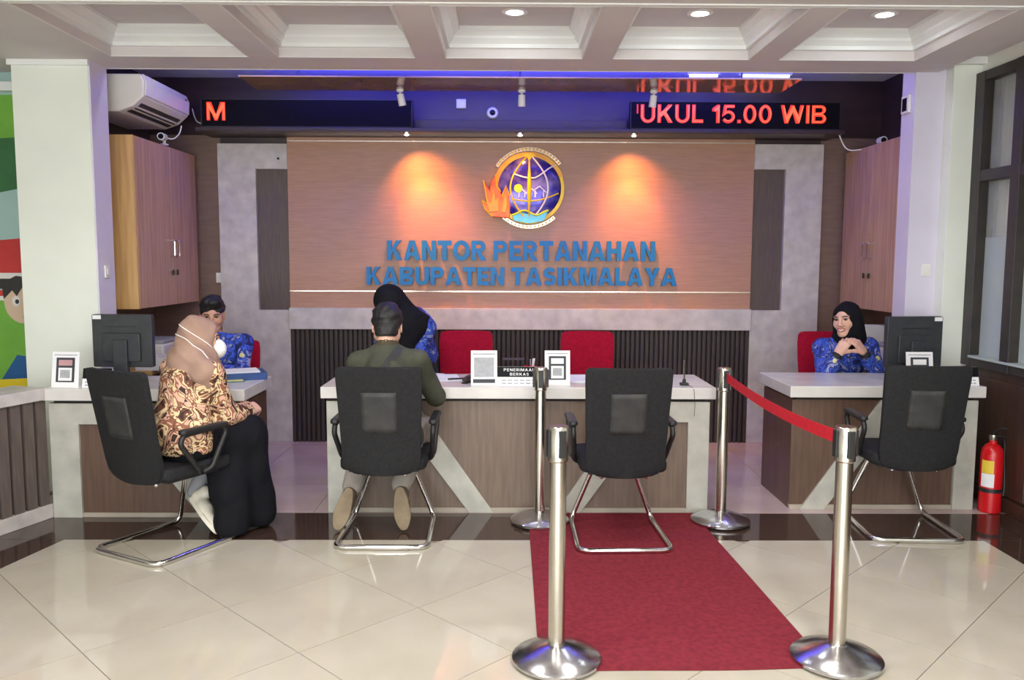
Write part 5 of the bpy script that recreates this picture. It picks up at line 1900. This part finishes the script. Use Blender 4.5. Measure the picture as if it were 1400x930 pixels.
# shoes
def shoe(parent, heel, toe, up, mat, sole, w=0.045, name='shoe'):
    """shoe from heel to toe; up = direction away from the sole"""
    h, t_ = np.array(heel, float), np.array(toe, float)
    y = (t_ - h) / np.linalg.norm(t_ - h)
    z = np.array(up, float)
    z = z - y * (z @ y)
    z /= np.linalg.norm(z)
    x = np.cross(y, z)
    L_ = np.linalg.norm(t_ - h)
    F_ = np.array([x, y, z]).T
    s = SDF()
    s.cap((0, 0.035, 0.045), (0, L_ * 0.45, 0.042), 0.036, 0.036, 0.02).cap((0, L_ * 0.4, 0.036), (0, L_ - 0.04, 0.03), 0.040, 0.034, 0.03, squash=((0, 0, 1), 0.75))
    s.cap((0, 0.04, 0.05), (0, 0.05, 0.095), 0.036, 0.038, 0.02)
    s.plane((0, 0, 0.016), (0, 0, -1))
    V, Fc = s.mesh(0.006)
    o = np_obj(name, [(V @ F_.T + h, Fc)], mat, parent)
    out = []
    for k in range(28):
        a = 2 * PI * k / 28
        yy = L_ / 2 + (L_ / 2) * math.sin(a)
        ww = w * (0.80 + 0.24 * math.sin(PI * max(0, yy / L_ - 0.15) / 0.85) ** 1 - 0.10 * math.exp(-((yy / L_ - 0.42) / 0.16) ** 2))
        out.append((ww * math.copysign(abs(math.cos(a)) ** 0.65, math.cos(a)), yy))
    mb = MB().prism(out, 2, 0.0, 0.022)
    mb.v = [tuple(F_ @ np.array(p) + h) for p in mb.v]
    mb.build('sole', sole, o, 0.004)
    return o


shoe(root, np.array((-1.815, 4.66, 0.165)) - B, np.array((-1.605, 4.47, 0.02)) - B, (0.5, 0.25, 0.6), 'shoe_white', 'shoe_white')
shoe(root, np.array((-1.62, 4.60, 0.0)) - B, np.array((-1.44, 4.74, 0.0)) - B, (0, 0, 1), 'shoe_white', 'shoe_white')
an = SDF().cap(np.array((-1.80, 4.70, 0.20)) - B, np.array((-1.72, 4.74, 0.36)) - B, 0.042, 0.052, 0.03)
np_obj('sock', [an.mesh(0.008)], 'sock_grey', root)

# ---------------- clerk in blue behind the binder
B = (-2.05, 5.86, 0)
root = person('man with short black hair in blue patterned shirt, seated behind the blue binder', B)
J = shift(dict(hipL=(-1.94, 5.92, 0.57), hipR=(-2.14, 5.92, 0.57), waist=(-2.03, 5.90, 0.68), chest=(-2.03, 5.87, 0.86), neck=(-2.06, 5.86, 1.00), shL=(-1.87, 5.88, 0.94), shR=(-2.22, 5.88, 0.94),
               elL=(-1.83, 5.70, 0.76), elR=(-2.28, 5.68, 0.76), wrL=(-1.95, 5.52, 0.80), wrR=(-2.16, 5.48, 0.80), knL=(-1.93, 5.52, 0.56), knR=(-2.15, 5.52, 0.56), anL=(-1.93, 5.55, 0.10), anR=(-2.15, 5.55, 0.10), head=(-2.07, 5.84, 1.145)), B)
hd = Head(J['head'], 178 + 18, -14, 0, 1.04)


def body_sdf(J, g=0.0, arms=True, legs=True):
    s = SDF()
    s.cap(J['hipL'], J['hipR'], 0.10 + g, 0.10 + g, 0.05)
    s.cap(J['waist'], J['chest'], 0.105 + g, 0.125 + g, 0.07).cap(J['chest'], J['neck'], 0.09 + g, 0.047 + g * 0.9, 0.05)
    for q in 'LR':
        s.cap(J['neck'] - (0, 0, 0.045), J['sh' + q], 0.055 + g * .6, 0.050 + g * .7, 0.05)
        if arms:
            s.cap(J['sh' + q], J['el' + q], 0.046 + g, 0.038 + g, 0.03).cap(J['el' + q], J['wr' + q], 0.037 + g * .8, 0.025 + g * .6, 0.02)
        if legs:
            s.cap(J['hip' + q], J['kn' + q], 0.08 + g, 0.056 + g, 0.04).cap(J['kn' + q], J['an' + q], 0.054 + g, 0.038 + g, 0.03)
    return s


def front_y(s, p):
    """how far in front of p (towards -y) the cloth lies"""
    ts = np.arange(-0.05, 0.3, 0.003)
    D = s.eval(p + ts[:, None] * np.array((0, -1.0, 0)))
    ins = np.nonzero(D < 0)[0]
    return -(ts[ins[-1]] if len(ins) else 0.08)


def hair_cap(hd, root, low=-0.03, name='hair'):
    s = SDF()
    s.ell(hd.p(0, -0.018, 0.046), np.array((0.083, 0.102, 0.094)) * hd.k, 0.02, rot=hd.Rm)
    s.ell(hd.p(0, 0.045, 0.112), np.array((0.058, 0.048, 0.034)) * hd.k, 0.03, rot=hd.Rm)
    s.ell(hd.p(0, -0.052, -0.035), np.array((0.064, 0.052, 0.066)) * hd.k, 0.02, rot=hd.Rm)
    s.ripple(0.005, 110, 4)
    # clear the face and the nape
    s.ell(hd.p(0, 0.135, -0.015), np.array((0.092, 0.085, 0.088)) * hd.k, 0.01, -1, rot=hd.Rm)
    s.plane(hd.p(0, 0, low), hd.Rm @ np.array((0, 0.35, -1)), 0.01)
    for q in (-1, 1):
        s.ell(hd.p(q * 0.085, 0.005, -0.012), np.array((0.022, 0.024, 0.036)) * hd.k, 0.006, -1, rot=hd.Rm)
    np_obj(name, [s.mesh(0.0055)], 'hair_black', root)


hl = hand_mesh(J['wrL'], (-0.05, -0.09, -0.01), (0, 0, 1), 1, (20, 30, 20), 5)
hr = hand_mesh(J['wrR'], (0.05, -0.09, -0.01), (0, 0, 1), -1, (20, 30, 20), 5)
np_obj('body', [body_sdf(J).mesh(0.011), (hd.w(HEAD[0]), HEAD[1]), hl, hr], 'skin', root)
face_details(hd, root, 'skin')
hair_cap(hd, root)
cs = body_sdf(J, 0.018, True, False)
cs.ripple(0.005, 40, 6).plane(J['neck'] + (0, 0, 0.02), (0, 0.25, 1))
np_obj('shirt', [cs.mesh(0.009)], 'batik_blue', root)
tr = SDF()
for q in 'LR':
    tr.cap(J['hip' + q], J['kn' + q], 0.10, 0.075, 0.05).cap(J['kn' + q], J['an' + q], 0.07, 0.06, 0.04)
np_obj('trousers', [tr.mesh(0.012)], 'trouser_dark', root)
for q in 'LR':
    a = J['an' + q]
    shoe(root, (a[0], a[1] + 0.05, 0), (a[0], a[1] - 0.2, 0), (0, 0, 1), 'cuff_black', 'cuff_black')
badge = SDF().ell(J['shL'] + (0.035, front_y(cs, J['shL'] + (0.035, 0, -0.07)), -0.07), (0.020, 0.010, 0.022), 0.01)
np_obj('shoulder_badge', [badge.mesh(0.005)], 'paper_yellow', root)

# ---------------- man in the olive shirt
B = (-0.66, 4.60, 0)
root = person('man in olive shirt and grey trousers seated with his back turned at the middle counter', B)
J = shift(dict(hipL=(-0.77, 4.52, 0.565), hipR=(-0.57, 4.52, 0.565), waist=(-0.67, 4.52, 0.68), chest=(-0.665, 4.60, 0.87), neck=(-0.675, 4.70, 1.045), shL=(-0.83, 4.66, 0.955), shR=(-0.50, 4.66, 0.965),
               elL=(-0.87, 4.86, 0.79), elR=(-0.405, 4.80, 0.745), wrL=(-0.76, 5.06, 0.812), wrR=(-0.52, 5.04, 0.812), knL=(-0.83, 4.86, 0.54), knR=(-0.50, 4.86, 0.54), anL=(-0.885, 4.70, 0.235), anR=(-0.60, 4.69, 0.245),
               head=(-0.685, 4.775, 1.148)), B)
hd = Head(J['head'], 4, -28, 0, 1.06)
hl = hand_mesh(J['wrL'], (0.06, 0.09, -0.012), (0, 0, 1), 1, (15, 25, 15), 5)
hr = hand_mesh(J['wrR'], (-0.05, 0.09, -0.012), (0.2, 0, 1), -1, (40, 55, 30), 2)
np_obj('body', [body_sdf(J).mesh(0.011), (hd.w(HEAD[0]), HEAD[1]), hl, hr], 'skin_light', root)
face_details(hd, root, 'skin_light')
hair_cap(hd, root, -0.055)
cs = body_sdf(J, 0.019, True, False)
cs.ripple(0.005, 40, 16).plane(J['neck'] + (0, 0, 0.015), (0, 0.3, 1))
np_obj('shirt', [cs.mesh(0.008)], 'olive_cloth', root)
cl = SDF().cap(J['neck'] + (0, -0.012, -0.025), J['neck'] + (0, 0.008, 0.028), 0.074, 0.066, 0.01).cap(J['neck'] + (0, 0, 0.01), J['neck'] + (0, 0.02, 0.09), 0.060, 0.060, 0.004, -1).plane(J['neck'] + (0, 0, 0.036), (0, 0.35, 1))
np_obj('collar', [cl.mesh(0.006)], 'olive_dark', root)
tr = SDF()
tr.cap(J['hipL'], J['hipR'], 0.115, 0.115, 0.05)
for q in 'LR':
    tr.cap(J['hip' + q], J['kn' + q], 0.10, 0.075, 0.05).cap(J['kn' + q], J['an' + q], 0.075, 0.058, 0.04)
tr.ripple(0.005, 45, 12)
np_obj('trousers', [tr.mesh(0.010)], 'trouser_grey', root)
# bag strap over the right shoulder, running across the back
s_e = cs
P = []
for t in np.linspace(0, 1, 16):
    p = np.array(J['neck']) * (1 - t) + np.array((-0.66 - B[0] - 0.13, 4.45 - B[1], 0.66)) * t + np.array((0.085 * (1 - t), 0.0, -0.035 * (1 - t)))
    o = p + np.array((0, 0.10, 0))
    ts = np.arange(-0.05, 0.40, 0.002)
    D = s_e.eval(o - ts[:, None] * np.array((0, 1, -0.25)))
    ins = np.nonzero(D < 0)[0]
    q = o - (ts[ins[-1]] + 0.004 if len(ins) else 0.2) * np.array((0, 1, -0.25))
    P.append(q)
MB().strip(P, (0.86, 0.1, -0.5), 0.045, (0, 1, -0.3), 0.004).build('bag_strap', 'strap_dark', root, smooth='auto')
shoe(root, np.array((-0.885, 4.615, 0.245)) - B, np.array((-0.955, 4.565, 0.012)) - B, (0.12, 0.95, 0.1), 'shoe_brown', 'sole_tan', 0.048)
shoe(root, np.array((-0.603, 4.605, 0.255)) - B, np.array((-0.572, 4.565, 0.012)) - B, (0, 0.95, 0.1), 'shoe_brown', 'sole_tan', 0.048)

# ---------------- standing woman leaning over the middle counter
B = (-0.58, 5.98, 0)
root = person('woman in black hijab and blue patterned shirt standing and leaning over the middle counter', B)
J = shift(dict(hipL=(-0.64, 6.04, 0.84), hipR=(-0.76, 6.04, 0.84), waist=(-0.655, 5.98, 0.97), chest=(-0.655, 5.86, 1.06), neck=(-0.70, 5.74, 1.10), shL=(-0.565, 5.80, 1.07), shR=(-0.83, 5.76, 1.04),
               elL=(-0.625, 5.72, 0.88), elR=(-0.86, 5.60, 0.88), wrL=(-0.66, 5.50, 0.812), wrR=(-0.82, 5.43, 0.812), knL=(-0.50, 5.98, 0.46), knR=(-0.66, 5.98, 0.46), anL=(-0.50, 6.02, 0.08), anR=(-0.66, 6.02, 0.08),
               head=(-0.80, 5.67, 1.232)), B)
hd = Head(J['head'], 180 - 8, -52, 0, 1.06)
hl = hand_mesh(J['wrL'], (-0.05, -0.09, -0.01), (0, 0, 1), 1, (15, 25, 15), 5)
hr = hand_mesh(J['wrR'], (0.04, -0.09, -0.01), (0, 0, 1), -1, (20, 25, 15), 5)
np_obj('body', [body_sdf(J).mesh(0.011), (hd.w(HEAD[0]), HEAD[1]), hl, hr], 'skin_light', root)
face_details(hd, root, 'skin_light')
cs = body_sdf(J, 0.022, True, False)
cs.cap(J['hipL'], J['hipR'], 0.13, 0.13, 0.06)
cs.ripple(0.006, 40, 26)
np_obj('shirt', [cs.mesh(0.009)], 'batik_blue', root)
tr = SDF()
for q in 'LR':
    tr.cap(J['hip' + q], J['kn' + q], 0.11, 0.09, 0.05).cap(J['kn' + q], J['an' + q] + (0, 0, 0.02), 0.09, 0.085, 0.05)
np_obj('trousers', [tr.mesh(0.012)], 'trouser_dark', root)
hj = hijab_sdf(hd, grow=0.02)
hj.cap(hd.p(0, -0.05, -0.06), J['neck'] + (0.04, 0.0, 0.0), 0.10, 0.11, 0.06)
hj.cap(J['neck'] + (0.02, 0, 0), J['shL'] + (-0.01, 0.0, 0.02), 0.10, 0.065, 0.06).cap(J['neck'] + (0, 0, 0), J['shR'] + (0.04, 0, 0), 0.10, 0.08, 0.05)
hj.cap(J['neck'] + (0.03, -0.03, -0.03), J['chest'] + (-0.01, -0.14, -0.12), 0.09, 0.05, 0.06).cap(J['neck'] + (-0.02, -0.05, -0.05), J['neck'] + (0.0, -0.07, -0.20), 0.09, 0.06, 0.05)
hj.ripple(0.004, 40, 28)
cut_face(hj, hd)
np_obj('hijab', [hj.mesh(0.0075)], 'hijab_black', root)
for q in 'LR':
    a = J['an' + q]
    shoe(root, (a[0], a[1] + 0.05, 0), (a[0], a[1] - 0.19, 0), (0, 0, 1), 'cuff_black', 'cuff_black')

# ---------------- smiling woman at the right counter
B = (2.42, 5.86, 0)
root = person('smiling woman in black hijab and blue patterned shirt with hands clasped, seated by the window', B)
J = shift(dict(hipL=(2.53, 5.95, 0.57), hipR=(2.33, 5.95, 0.57), waist=(2.43, 5.92, 0.68), chest=(2.43, 5.87, 0.85), neck=(2.42, 5.84, 0.985), shL=(2.595, 5.86, 0.925), shR=(2.265, 5.86, 0.925),
               elL=(2.585, 5.66, 0.755), elR=(2.215, 5.66, 0.755), wrL=(2.455, 5.62, 0.925), wrR=(2.285, 5.62, 0.915), knL=(2.55, 5.56, 0.56), knR=(2.31, 5.56, 0.56), anL=(2.54, 5.62, 0.08), anR=(2.32, 5.62, 0.08),
               head=(2.41, 5.81, 1.125)), B)
hd = Head(J['head'], 180 - 46, -3, 5, 1.04)
hl = hand_mesh(J['wrL'], (-0.062, 0.0, 0.078), (0.45, -0.75, 0.5), -1, (28, 40, 25), 7, 0.98, 10)
hr = hand_mesh(J['wrR'], (0.052, 0.0, 0.086), (-0.45, -0.75, 0.45), 1, (28, 40, 25), 7, 0.98, 10)
np_obj('body', [body_sdf(J).mesh(0.011), (hd.w(HEAD[0]), HEAD[1]), hl, hr], 'skin_light', root)
face_details(hd, root, 'skin_light', True)
cs = body_sdf(J, 0.021, False, False)
for q in 'LR':
    cs.cap(J['sh' + q], J['el' + q], 0.066, 0.060, 0.04).cap(J['el' + q], J['wr' + q] * 0.72 + J['el' + q] * 0.28, 0.060, 0.048, 0.03)
cs.ripple(0.005, 40, 36)
np_obj('shirt', [cs.mesh(0.0085)], 'batik_blue', root)
for q in 'LR':
    cf = SDF().cap(J['wr' + q] * 0.62 + J['el' + q] * 0.38, J['wr' + q] * 0.84 + J['el' + q] * 0.16, 0.046, 0.038, 0.01)
    np_obj('cuff', [cf.mesh(0.006)], 'cuff_black', root)
tr = SDF()
for q in 'LR':
    tr.cap(J['hip' + q], J['kn' + q], 0.11, 0.09, 0.05).cap(J['kn' + q], J['an' + q] + (0, 0, 0.02), 0.09, 0.085, 0.05)
np_obj('trousers', [tr.mesh(0.012)], 'trouser_dark', root)
hj = hijab_sdf(hd)
hj.cap(hd.p(0.02, -0.06, -0.03), J['neck'] + (0.06, 0.03, 0.03), 0.09, 0.09, 0.05)
hj.cap(hd.p(0, -0.03, -0.10), J['neck'] + (0, 0.01, -0.02), 0.088, 0.09, 0.05)
hj.cap(J['neck'] + (0, 0, -0.02), J['chest'] + (0, -0.06, 0.05), 0.075, 0.06, 0.05)
hj.ripple(0.003, 40, 38)
cut_face(hj, hd)
np_obj('hijab', [hj.mesh(0.0065)], 'hijab_black', root)
for dx, sz, nm in ((0.085, 0.020, 'shoulder_badge'), (-0.095, 0.016, 'name_tag')):
    pb = J['chest'] + (dx * 1.9, 0, 0.015)
    bd = SDF().ell(pb + (0, front_y(cs, pb), 0), (sz, 0.010, sz * 1.2), 0.01)
    np_obj(nm, [bd.mesh(0.005)], 'paper_yellow', root)
for q in 'LR':
    a = J['an' + q]
    shoe(root, (a[0], a[1] + 0.05, 0), (a[0], a[1] - 0.19, 0), (0, 0, 1), 'cuff_black', 'cuff_black')
